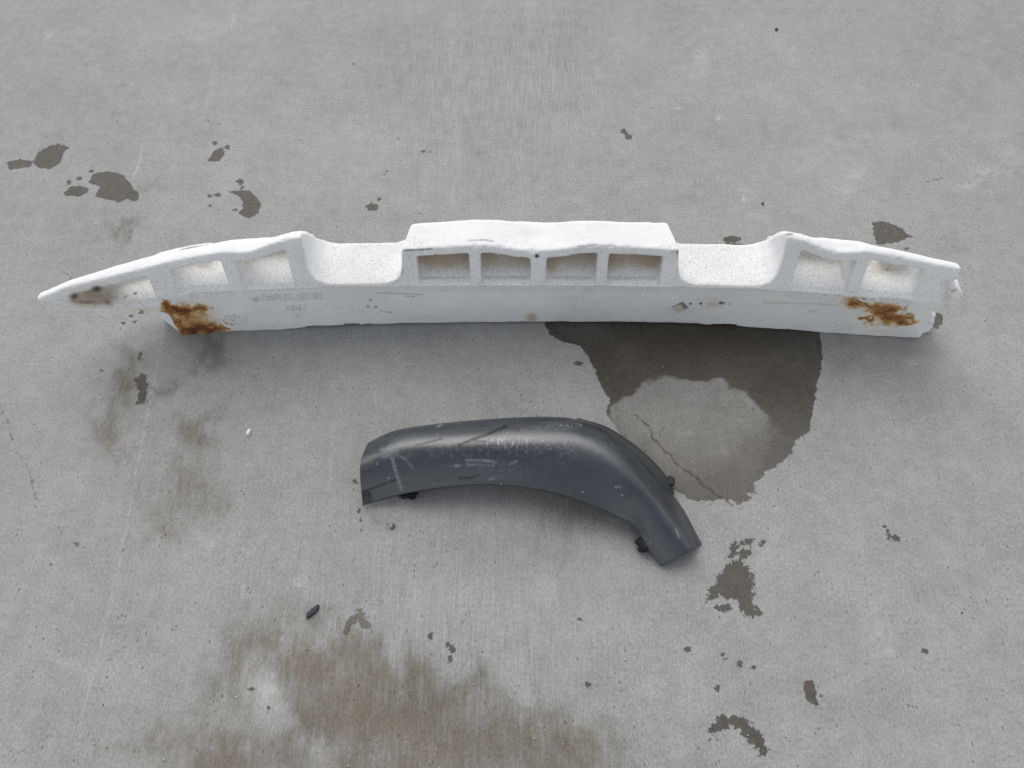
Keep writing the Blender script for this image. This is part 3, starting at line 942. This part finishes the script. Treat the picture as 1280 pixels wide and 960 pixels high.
    pb(dirt, 690, 330, 8, 16, .4, inpk); pb(dirt, 812, 324, 12, 8, .4, inpk); pb(dirt, 762, 330, 6, 12, .3, inpk)
    pb(smut, 987, 293, 7, 2.5, .7, topm); pb(speck, 995, 300, 20, 5, .5, topm)
    pb(smut, 1110, 337, 9, 2, .45, inpk); pb(dirt, 1100, 338, 22, 8, .4, inpk)
    pb(dirt, 257, 333, 8, 4, .5, inpk); pb(smut, 250, 333, 3, 2, .5, inpk)
    pb(smut, 671, 320, 3.2, 2.8, 1.2)
    pb(smut, 1165, 330, 6, 2.4, .3); pb(dirt, 1184, 368, 8, 22, .45); pb(speck, 1184, 368, 9, 22, .5)
    pb(speck, 200, 322, 20, 3, .25, topm); pb(smut, 192, 328, 6, 1.5, .25, topm); pb(smut, 140, 338, 8, 2, .2, topm)
    edge = sstep(.010, .0, np.abs(lv - LEAN * np.maximum(lzv - ZL, 0))) * (np.abs(N[:, 2]) < .75) * (lzv > ZL + .004)
    speck += .10 * edge
    attrs = dict(speck=np.clip(speck, 0, 1), dirt=np.clip(dirt, 0, 1), smut=np.clip(smut, 0, 1), rust=np.clip(rust, 0, 1))

    # ------- split into parts
    fc = loc[Q].mean(1)
    part = np.full(len(Q), 0)
    cx_, cv_, cz_ = fc.T
    wingL = (cx_ < xwl + .004) & ((cz_ > zfl + .001) | (cx_ < xl - cv_ * 1.0 - .004))
    wingR = (cx_ > xwr0 - .004) & ((cz_ > zfl + .001) | ((cx_ > xr + cv_ + .012) & (cz_ > .092)))
    block = (cx_ > xc0f - .014) & (cx_ < xc1f + .014) & (cz_ > zfl + .001)
    part[wingL] = 1; part[wingR] = 2; part[block] = 3
    ribs = []
    inner = (cz_ > zfl + .003) & (cv_ < .080)
    def rib(a, b, host, zt):
        m = (part == host) & inner & (cx_ > FX(a, 340) - .002) & (cx_ < FX(b, 340) + .002) & (cz_ < np.interp(cx_, X1, zt) - .0155)
        pid = 10 + len(ribs)
        part[m] = pid
        ribs.append((pid, host))
    for a, b in ((587, 601.5), (663, 683), (745, 759.5)):
        rib(a, b, 3, ztc)
    rib(281, 297, 1, ztl); rib(190, 215, 1, ztl); rib(1065, 1081, 2, ztr)
    root = empty('bumper_foam', (0.06, .83, 0))
    tag(root, 'long white foam bumper core with pockets, rust stained at both ends, lying on concrete', 'bumper foam')
    def emit(name, pid, parent):
        f = Q[part == pid]
        if not len(f):
            return None
        u, inv = np.unique(f.ravel(), return_inverse=True)
        o = mesh_np(name, W[u], inv.reshape(-1, 4), FOAM, parent, {k: a[u] for k, a in attrs.items()})
        o.data.normals_split_custom_set_from_vertices([tuple(t) for t in N[u]])
        return o
    beam_o = emit('mounting_beam', 0, root)
    hosts = {1: emit('wing', 1, root), 2: emit('wing', 2, root), 3: emit('centre_block', 3, root)}
    hosts[1]['label'] = 'long pointed wing reaching past the end of the beam'
    hosts[2]['label'] = 'short wing with a torn broken end'
    for pid, host in ribs:
        emit('rib', pid, hosts[host])
    foam_front['beam'] = beam_o
    foam_front['root'] = root

foam()

# --- raised mould marks on the mounting face
def face_point(px, py, out=0.0):
    p = on_front(px, py)
    return p + np.array([0, (.0046 if p[2] < ZL - .002 else 0) - out, 0])

def face_patch(name, polys, mat, depth=.0012, parent=None):
    """flat pieces traced on the mounting face, each given real thickness"""
    bm = bmesh.new()
    for pts in polys:
        fr = [bm.verts.new(face_point(a, b, depth)) for a, b in pts]
        bk = [bm.verts.new(face_point(a, b, -.0015)) for a, b in pts]
        n = len(pts)
        bm.faces.new(fr)
        for i in range(n):
            j = (i + 1) % n
            bm.faces.new((fr[i], fr[j], bk[j], bk[i]))
    return mesh_bm(name, bm, mat, parent)

def simple_mat(name, col, rough=.6, noise_amt=.25, scale=300, spec=.3):
    M = NT(name)
    n = M.noise(scale, 4, .6)
    M.set(Base_Color=M.mix(n, tuple(c * (1 - noise_amt) for c in col), tuple(min(1, c * (1 + noise_amt)) for c in col)), Roughness=rough,
          Normal=M.bump(n, .3, .0006))
    M.put(M.b.inputs['Specular IOR Level'], spec)
    return M.m

MARK = simple_mat('moulded_mark_foam', (.74, .745, .74), .7, .08)
beam = foam_front['beam']

def ring(cx, cy, r, ry, w, n=28, a0=0, a1=6.2832):
    out = []
    for i in range(n):
        a, b = a0 + (a1 - a0) * i / n, a0 + (a1 - a0) * (i + 1) / n
        out.append([(cx + r * math.cos(a), cy + ry * math.sin(a)), (cx + r * math.cos(b), cy + ry * math.sin(b)),
                    (cx + (r - w) * math.cos(b), cy + (ry - w * .7) * math.sin(b)), (cx + (r - w) * math.cos(a), cy + (ry - w * .7) * math.sin(a))])
    return out

def bar(x0, y0, x1, y1, w):
    dx, dy = x1 - x0, y1 - y0
    L = math.hypot(dx, dy)
    ox, oy = -dy / L * w / 2, dx / L * w / 2
    return [(x0 + ox, y0 + oy), (x1 + ox, y1 + oy), (x1 - ox, y1 - oy), (x0 - ox, y0 - oy)]

wheel = ring(290.5, 401.5, 15, 9.6, 2.2)
for k in range(7):
    a = k * 6.283 / 7 + .3
    wheel.append(bar(290.5 + 3.5 * math.cos(a), 401.5 + 2.4 * math.sin(a), 290.5 + 9.5 * math.cos(a), 401.5 + 6 * math.sin(a), 1.8))
wheel += ring(290.5, 401.5, 3, 2, 1.4, 12)
face_patch('date_wheel', wheel, MARK, .0031, beam)
face_patch('mould_ring', ring(1085, 372.5, 13, 6.5, 1.8, 20, .15, 3.0), MARK, .0028, beam)

def text_pieces(s, x0, y0, ch_w, ch_h, slope):
    """block letters traced stroke by stroke"""
    G = {'5': [(1, 0, 0, 0), (0, 0, 0, .5), (0, .5, 1, .5), (1, .5, 1, 1), (1, 1, 0, 1)], '1': [(.5, 0, .5, 1)],
         'K': [(0, 0, 0, 1), (1, 0, 0, .5), (0, .5, 1, 1)], '6': [(1, 0, 0, 0), (0, 0, 0, 1), (0, 1, 1, 1), (1, 1, 1, .5), (1, .5, 0, .5)],
         '0': [(0, 0, 1, 0), (1, 0, 1, 1), (1, 1, 0, 1), (0, 1, 0, 0)], '-': [(.2, .5, .8, .5)], 'E': [(1, 0, 0, 0), (0, 0, 0, 1), (0, 1, 1, 1), (0, .5, .8, .5)],
         'L': [(0, 0, 0, 1), (0, 1, 1, 1)], '7': [(0, 0, 1, 0), (1, 0, .4, 1)], '8': [(0, 0, 1, 0), (1, 0, 1, 1), (1, 1, 0, 1), (0, 1, 0, 0), (0, .5, 1, .5)],
         '4': [(0, 0, 0, .55), (0, .55, 1, .55), (.8, 0, .8, 1)], '2': [(0, 0, 1, 0), (1, 0, 1, .5), (1, .5, 0, .5), (0, .5, 0, 1), (0, 1, 1, 1)],
         'J': [(1, 0, 1, 1), (1, 1, .2, 1), (.2, 1, .2, .7)], '>': [(0, 0, 1, .5), (1, .5, 0, 1)], '<': [(1, 0, 0, .5), (0, .5, 1, 1)],
         'P': [(0, 1, 0, 0), (0, 0, 1, 0), (1, 0, 1, .5), (1, .5, 0, .5)]}
    out = []
    for i, c in enumerate(s):
        for (a, b, cc, d) in G.get(c, []):
            X0, X1 = x0 + (i + .75 * a) * ch_w, x0 + (i + .75 * cc) * ch_w
            out.append(bar(X0, y0 + b * ch_h + (X0 - x0) * slope, X1, y0 + d * ch_h + (X1 - x0) * slope, 1.15))
    return out
face_patch('raised_lettering', text_pieces('52E1L-0178', 331, 370, 7.0, 5.6, -.028), MARK, .0031, beam)
face_patch('raised_lettering', text_pieces('1607', 355, 384.5, 6.5, 4.8, -.028), MARK, .0031, beam)
face_patch('raised_lettering', text_pieces('J', 369, 394.5, 4, 4, 0), MARK, .0028, beam)
frame = [bar(327, 377.6, 402, 375, 1.0), bar(327, 369, 327, 377.6, 1.0), bar(350, 391.2, 391, 389, 1.0)]
face_patch('plate_edge', frame, MARK, .0028, beam)
LBL = simple_mat('torn_paper_label', (.52, .49, .44), .8, .2)
DRK = simple_mat('dark_adhesive', (.26, .24, .20), .7, .4)
face_patch('label_remnant', [[(841, 386), (850.5, 382), (856, 388.5), (848, 392.5)]], LBL, .0031, beam)
face_patch('adhesive_mark', [[(849, 382), (854, 380.2), (860.5, 386.8), (856, 388.6), (852, 384.5)], bar(841, 386.2, 850, 382.2, .8)], DRK, .0014, beam)

# ================================================================== BLACK WHEEL ARCH FLARE
def flare_material():
    M = NT("black_textured_plastic")
    A = M.math
    tc = M.t.nodes.new('ShaderNodeUVMap')
    uv = tc.outputs[0]
    fade = M.noise(6.0, 4, .6, vec=uv, stretch=(1, 2.5, 1))
    grain = M.noise(1500.0, 2, .6)
    mott = M.noise(130.0, 6, .75)
    base = M.mix(M.smooth(fade, .35, .7), (.0115, .0150, .0190), (.022, .0275, .0340))
    base = M.mix(M.math('MULTIPLY', M.smooth(mott, .45, .80), M.attr('dust')), base, (.16, .165, .17))
    # long faint wipe marks
    wipe = M.noise(90.0, 4, .6, vec=uv, stretch=(.06, 1.0, 1.0), dist=.6)
    base = M.mix(A('MULTIPLY', M.smooth(wipe, .56, .72), .22), base, (.13, .137, .145))
    # vertical scuffs (across the flare) where it was rubbed
    sc = M.noise(520.0, 3, .7, vec=uv, stretch=(1.0, .09, 1.0))
    sp = M.noise(520.0, 3, .7)
    scf = A('MULTIPLY', M.attr('scuff'), M.smooth(sc, .53, .66))
    spf = A('MULTIPLY', M.attr('pitted'), M.smooth(sp, .55, .68))
    base = M.mix(A('MULTIPLY', A('MAXIMUM', scf, spf), .85), base, (.48, .49, .50))
    brk = M.smooth(M.noise(260, 4, .75), .38, .58)
    base = M.mix(A('MULTIPLY', M.attr('light'), A('ADD', .25, A('MULTIPLY', brk, .75))), base, (.27, .285, .30))
    dk = A('MULTIPLY', M.attr('dark'), A('ADD', .45, A('MULTIPLY', M.smooth(M.noise(200, 4, .75), .36, .55), .55)))
    base = M.mix(dk, base, (.005, .005, .006))
    v = M.voro(120.0)
    s = M.t.nodes.new('ShaderNodeSeparateColor'); M.put(s.inputs[0], v.outputs['Color'])
    nick = A('MULTIPLY', M.smooth(v.outputs['Distance'], .12, .26, 1, 0), M.smooth(s.outputs[0], .95, .965))
    base = M.mix(A('MULTIPLY', nick, .6), base, (.32, .33, .34))
    nick2 = A('MULTIPLY', M.smooth(v.outputs['Distance'], .15, .35, 1, 0), M.smooth(s.outputs[1], .94, .955))
    base = M.mix(A('MULTIPLY', nick2, .7), base, (.02, .02, .022))
    rough = A('ADD', .25, A('MULTIPLY', fade, .18))
    h = A('ADD', A('MULTIPLY', grain, .5), A('MULTIPLY', mott, .5))
    M.set(Base_Color=base, Roughness=rough, Normal=M.bump(h, .22, .0006))
    M.put(M.b.inputs['Specular IOR Level'], A('SUBTRACT', 1.0, A('MULTIPLY', dk, .85)))
    return M.m

def flare():
    # columns: silhouette side S, ridge R, inner edge I (photo points and heights)
    st = [((461, 552, .026), (450, 582, .054), (453.5, 632, .006)),
          ((497, 536, .040), (496, 562, .070), (498, 619.5, .021)),
          ((560, 527, .048), (562, 556, .080), (548, 610.5, .036)),
          ((620, 522, .052), (622, 553, .085), (600, 606, .044)),
          ((680, 519.5, .054), (682, 552, .087), (650, 608.5, .047)),
          ((722, 523, .053), (722, 554, .087), (700, 618, .046)),
          ((758, 537, .049), (757, 568, .085), (740, 632, .042)),
          ((787, 559, .041), (785, 592, .079), (772, 646, .036)),
          ((816, 591, .029), (809, 619, .070), (792, 657, .030)),
          ((846, 630, .014), (833, 651, .055), (808, 683, .021)),
          ((872, 682, .008), (861, 690, .028), (827, 708, .006))]
    S = np.array([on_z(*a) for a, _, _ in st])
    Rg = np.array([on_z(*b) for _, b, _ in st])
    I = np.array([on_z(*c) for _, _, c in st])
    # hidden rear edge, dropping to the ground behind the silhouette
    out = S - I
    out[:, 2] = 0
    out /= np.linalg.norm(out, axis=1)[:, None]
    B = S + out * .010
    B[:, 2] = np.maximum(S[:, 2] - .040, .002)
    B[-1, 2] = .001
    # mid point of the visible face bows out a little
    Mp = .5 * (Rg + I)
    Mp[:, 2] += .0065
    Mp += out * .000
    # shoulder between ridge and silhouette
    Sh = .5 * (Rg + S); Sh[:, 2] += .006
    ctrl = np.stack([B, S, Sh, Rg, Mp, I], 1)          # stations x 6 x 3
    nu, nv = 440, 84
    tu = np.linspace(0, len(st) - 1, nu)
    A1 = np.zeros((nu, 6, 3))
    ks = np.arange(len(st), dtype=float)
    for j in range(6):
        for k in range(3):
            A1[:, j, k] = smooth_interp(tu, ks, ctrl[:, j, k])
    tv = np.linspace(0, 5, nv)
    G = np.zeros((nu, nv, 3))
    ks = np.arange(6.)
    for i in range(nu):
        for k in range(3):
            G[i, :, k] = smooth_interp(tv, ks, A1[i, :, k])
    # relax the patch a little so that it reads as one pressed skin
    for _ in range(45):
        H = G.copy()
        H[:, 1:-1] = .25 * G[:, :-2] + .5 * G[:, 1:-1] + .25 * G[:, 2:]
        H2 = H.copy()
        H2[1:-1] = .25 * H[:-2] + .5 * H[1:-1] + .25 * H[2:]
        G = H2
    # thickness: inner skin offset 2.5 mm
    du = np.gradient(G, axis=0); dv = np.gradient(G, axis=1)
    N = np.cross(du, dv); N /= np.linalg.norm(N, axis=2)[:, :, None] + 1e-12
    if N[:, :, 2].mean() < 0:
        N = -N
    Gi = G - N * .0026
    Gi[:, :, 2] = np.maximum(Gi[:, :, 2], .0004)
    G[:, :, 2] = np.maximum(G[:, :, 2], .0006)
    idx = np.arange(nu * nv).reshape(nu, nv)
    q = np.stack([idx[:-1, :-1], idx[1:, :-1], idx[1:, 1:], idx[:-1, 1:]], -1).reshape(-1, 4)
    # orient
    a = G.reshape(-1, 3)
    fn = np.cross(a[q[:, 1]] - a[q[:, 0]], a[q[:, 2]] - a[q[:, 0]])
    if fn[:, 2].mean() < 0:
        q = q[:, ::-1]
    off = nu * nv
    q2 = q[:, ::-1] + off
    loop = list(idx[:, 0]) + list(idx[-1, 1:]) + list(idx[-2::-1, -1]) + list(idx[0, -2:0:-1])
    side = np.array([(loop[i], loop[(i + 1) % len(loop)], loop[(i + 1) % len(loop)] + off, loop[i] + off) for i in range(len(loop))])
    c = G.reshape(-1, 3).mean(0)
    V = np.concatenate([G.reshape(-1, 3), Gi.reshape(-1, 3)])
    m = V[side].mean(1) - c
    sn = np.cross(V[side[:, 1]] - V[side[:, 0]], V[side[:, 2]] - V[side[:, 0]])
    if (m * sn).sum(1).mean() < 0:
        side = side[:, ::-1]
    Fq = np.concatenate([q, q2, side])
    px, py = project(V)
    n = len(V)
    scuff, pitted, light, dark, dust = (np.zeros(n) for _ in range(5))
    def pb(arr, cx, cy, rx, ry, a):
        arr += a * np.exp(-(np.abs((px - cx) / rx)) ** 4 - (np.abs((py - cy) / ry)) ** 4)
    def pst(arr, pts, w, a):
        d = seg_dist(px, py, pts)
        arr[:] = np.maximum(arr, a * np.exp(-(d / w) ** 2))
    pb(scuff, 634, 554, 28, 8, 1.0); pb(scuff, 712, 557, 8, 8, .8); pb(scuff, 640, 543, 14, 5, .5)
    pb(pitted, 700, 532, 24, 5, 1.0); pb(pitted, 664, 536, 18, 5, .6); pb(pitted, 680, 556, 26, 8, .55); pb(pitted, 718, 528, 8, 6, 1)
    pb(pitted, 620, 590, 40, 12, .3); pb(pitted, 490, 560, 30, 12, .25)
    pst(light, [(488, 566), (495, 590), (502, 612)], 2.2, .55); pst(light, [(490, 568), (506, 572), (516, 585)], 1.4, .4)
    pst(light, [(480, 570), (495, 565)], 4, .35); pst(light, [(582, 575), (610, 576), (620, 578)], 1.2, .8)
    pst(light, [(585, 581), (618, 582)], 1.0, .5); pst(light, [(584, 576), (586, 583)], 1.0, .5)
    pst(light, [(845, 662), (849, 672)], 1.1, .7); pst(light, [(769, 609), (775, 609)], 1.2, .8); pst(light, [(547, 533), (552, 531)], 1.2, .8)
    pst(light, [(569, 582), (574, 582)], 1.6, .8); pst(light, [(638, 580), (645, 577)], 1.2, .8); pst(light, [(612, 599), (618, 598)], 1.4, .6)
    pst(light, [(500, 537), (560, 529), (600, 525)], 2.5, .12)
    pst(dark, [(574, 556), (592, 549), (612, 542), (632, 533)], 2.0, .85); pst(dark, [(592, 551), (608, 552)], 1.3, .6)
    pst(dark, [(520, 556), (540, 552), (553, 548)], 1.3, .7); pst(dark, [(453, 615), (475, 607), (494, 600)], 1.3, .8)
    pst(dark, [(574, 598), (590, 597), (598, 594)], 1.5, .7); pst(dark, [(452, 590), (465, 587)], 1.0, .4)
    pst(dark, [(470, 566), (476, 565)], 2.0, .6); pb(dark, 459, 621, 6, 8, .8); pst(dark, [(600, 533), (607, 531)], 1.0, .6)
    pst(dark, [(828, 708), (868, 688)], 1.8, .8)
    dust += .18; pb(dust, 640, 560, 130, 16, .45); pb(dust, 480, 560, 40, 20, .35)
    uu = np.repeat(np.linspace(0, .62, nu)[:, None], nv, 1).ravel()
    vv = np.repeat(np.linspace(0, .16, nv)[None, :], nu, 0).ravel()
    uv = np.stack([np.tile(uu, 2), np.tile(vv, 2)], 1)
    root = empty('wheel_arch_flare', (float(c[0]), float(c[1]), 0))
    tag(root, 'scuffed black plastic wheel arch flare, a bent strip lying in front of the white foam', 'arch flare')
    mat = flare_material()
    mesh_np('flare_skin', V, Fq, mat, root, dict(scuff=np.clip(scuff, 0, 1), pitted=np.clip(pitted, 0, 1), light=np.clip(light, 0, 1),
            dark=np.clip(dark, 0, 1), dust=np.clip(dust, 0, 1)), uv=uv)
    # rear flange, a second strip stepping down behind the bend
    FL = NT('dark_flange_plastic')
    fnz = FL.noise(60, 4, .6)
    FL.set(Base_Color=FL.mix(fnz, (.013, .0155, .015), (.024, .028, .027)), Roughness=.55, Normal=FL.bump(FL.noise(900, 2), .2, .0005))
    inn = [(712, 528, .046), (748, 545, .042), (778, 563, .036), (806, 590, .028), (826, 614, .020), (838, 630, .010)]
    mid = [(722, 523.5, .044), (756, 534, .040), (784, 551, .034), (812, 574, .028), (832, 597, .021), (841, 616, .010)]
    outp = [(722, 526, .010), (757, 537, .008), (785, 553, .006), (812, 576, .005), (832, 599, .004), (842, 617, .003)]
    cc = np.array([[on_z(*p) for p in r] for r in (inn, mid, outp)])
    K = 60
    tt = np.linspace(0, 5, K)
    g = np.zeros((K, 3, 3))
    for j in range(3):
        for k in range(3):
            g[:, j, k] = smooth_interp(tt, np.arange(6.), cc[j, :, k])
    rows = []
    for w in np.linspace(0, 2, 13):
        rows.append(np.stack([smooth_interp(np.full(K, w), np.arange(3.), [0, 1, 2])], 0))
    gg = np.zeros((K, 13, 3))
    for i in range(K):
        for k in range(3):
            gg[i, :, k] = smooth_interp(np.linspace(0, 2, 13), np.arange(3.), g[i, :, k])
    fi = np.arange(K * 13).reshape(K, 13)
    fq = np.stack([fi[:-1, :-1], fi[1:, :-1], fi[1:, 1:], fi[:-1, 1:]], -1).reshape(-1, 4)
    fo = mesh_np('rear_flange', gg.reshape(-1, 3), fq, FL.m, root)
    so = fo.modifiers.new('thick', 'SOLIDIFY'); so.thickness = .0025; so.offset = 0
    # mounting clips
    CL = simple_mat('black_clip_plastic', (.012, .012, .013), .55, .3)
    GL = simple_mat('grey_clip_insert', (.09, .095, .10), .5, .3)
    def clip(px, py, z, sx, sy, sz, rz, extra=()):
        p = on_z(px, py, z)
        bm = bmesh.new()
        for (ox, oy, oz, ax, ay, az) in ((0, 0, 0, sx, sy, sz),) + tuple(extra):
            r = bmesh.ops.create_cube(bm, size=1)
            for vv_ in r['verts']:
                vv_.co = Vector((vv_.co.x * ax + ox, vv_.co.y * ay + oy, vv_.co.z * az + oz))
            bmesh.ops.bevel(bm, geom=list({e for vtx in r['verts'] for e in vtx.link_edges}), offset=min(ax, ay, az) * .22, segments=2, affect='EDGES')
        from mathutils import Matrix
        bmesh.ops.rotate(bm, verts=bm.verts, cent=(0, 0, 0), matrix=Matrix.Rotation(rz, 3, 'Z'))
        bmesh.ops.translate(bm, verts=bm.verts, vec=Vector(p))
        return mesh_bm('mounting_clip', bm, CL, root)
    clip(510, 615, .012, .030, .016, .020, R(8), ((.006, -.004, -.004, .012, .014, .010),))
    clip(804, 681, .012, .012, .020, .020, R(30), ((-.006, -.003, -.002, .008, .010, .012), (-.004, .009, .002, .010, .006, .008)))
    p3 = on_z(837, 603, .011)
    bm = bmesh.new()
    r = bmesh.ops.create_cone(bm, cap_ends=True, segments=20, radius1=.0085, radius2=.0078, depth=.018)
    bmesh.ops.bevel(bm, geom=list(bm.edges), offset=.0010, segments=1, affect='EDGES')
    bmesh.ops.translate(bm, verts=bm.verts, vec=Vector(p3))
    co = mesh_bm('mounting_clip', bm, CL, root)
    bm = bmesh.new()
    bmesh.ops.create_cube(bm, size=1)
    for vv_ in bm.verts:
        vv_.co = Vector((vv_.co.x * .014 + p3[0], vv_.co.y * .004 + p3[1] - .0085, vv_.co.z * .003 + .012))
    mesh_bm('clip_insert', bm, GL, co)

flare()

# ================================================================== LITTER
def chunk(name, outline, zt, mat, label, cat, bevel=.0008, top_scale=.8):
    pts = [on_z(a, b, 0)[:2] for a, b in outline]
    c = np.mean(pts, 0)
    bm = bmesh.new()
    lo = [bm.verts.new((p[0], p[1], .0006)) for p in pts]
    hi = [bm.verts.new((c[0] + (p[0] - c[0]) * top_scale, c[1] + (p[1] - c[1]) * top_scale + .0008, zt * random.uniform(.8, 1.1))) for p in pts]
    n = len(pts)
    bm.faces.new(lo[::-1]); bm.faces.new(hi)
    for i in range(n):
        j = (i + 1) % n
        bm.faces.new((lo[i], lo[j], hi[j], hi[i]))
    bmesh.ops.bevel(bm, geom=list(bm.edges), offset=bevel, segments=2, affect='EDGES')
    bmesh.ops.translate(bm, verts=bm.verts, vec=(-c[0], -c[1], 0))
    o = mesh_bm(name, bm, mat)
    o.location = (c[0], c[1], .0002)
    return tag(o, label, cat)

SH = simple_mat('shard_plastic', (.035, .040, .052), .4, .3)
chunk('plastic_shard', [(383, 769.5), (390, 763), (396, 757.5), (400, 756), (399, 762), (395, 767), (388, 772), (383, 774.5)], .006, SH,
      'small dark pointed plastic shard lying on the concrete below the flare', 'shard', .0006, .86)
WH = simple_mat('white_crumb', (.80, .80, .78), .7, .1)
chunk('foam_crumb', [(308.5, 544.5), (310, 540), (312, 537.5), (314.5, 538.5), (313.5, 541.5), (311, 546)], .007, WH,
      'tiny white foam crumb lying alone on the concrete left of the flare', 'crumb', .0006)
BL = simple_mat('blue_plastic', (.03, .03, .16), .4, .2)
chunk('plastic_bead', [(951.5, 255), (953, 253), (955, 254), (954.5, 256.5), (952.5, 257)], .003, BL,
      'tiny dark blue plastic bit on the concrete above the foam', 'plastic bit', .0003)
PB = simple_mat('dark_stone', (.06, .055, .05), .8, .3)
chunk('pebble', [(968, 38), (969.5, 36), (972, 36.5), (972.5, 38.5), (970, 39.5)], .004, PB,
      'tiny dark pebble alone near the top of the slab', 'pebble', .0004)

def grit():
    """loose sand grains: one object"""
    r = np.random.default_rng(5)
    bm = bmesh.new()
    for _ in range(320):
        px, py = r.uniform(-40, 1320), 960 - 900 * r.random() ** 1.4
        p = on_z(px, py, 0)
        if .70 < p[1] < .95:
            continue
        q = bmesh.ops.create_icosphere(bm, subdivisions=1, radius=1.0)
        a = r.uniform(.0006, .0015)
        sx, sy, sz = a * r.uniform(.7, 1.4), a * r.uniform(.7, 1.4), a * r.uniform(.5, .9)
        for vtx in q['verts']:
            k = r.uniform(.75, 1.2)
            vtx.co = Vector((vtx.co.x * sx * k + p[0], vtx.co.y * sy * k + p[1], max(vtx.co.z * sz * k + sz * .8, 0) + .0006))
    G = NT('sand_grain')
    v = G.voro(60.0)
    G.set(Base_Color=G.mix(G.noise(45, 2, .5), (.10, .09, .08), (.62, .59, .53)), Roughness=.8)
    o = mesh_bm('grit', bm, G.m)
    tag(o, 'loose pale and dark sand grains scattered over the concrete', kind='stuff')

grit()
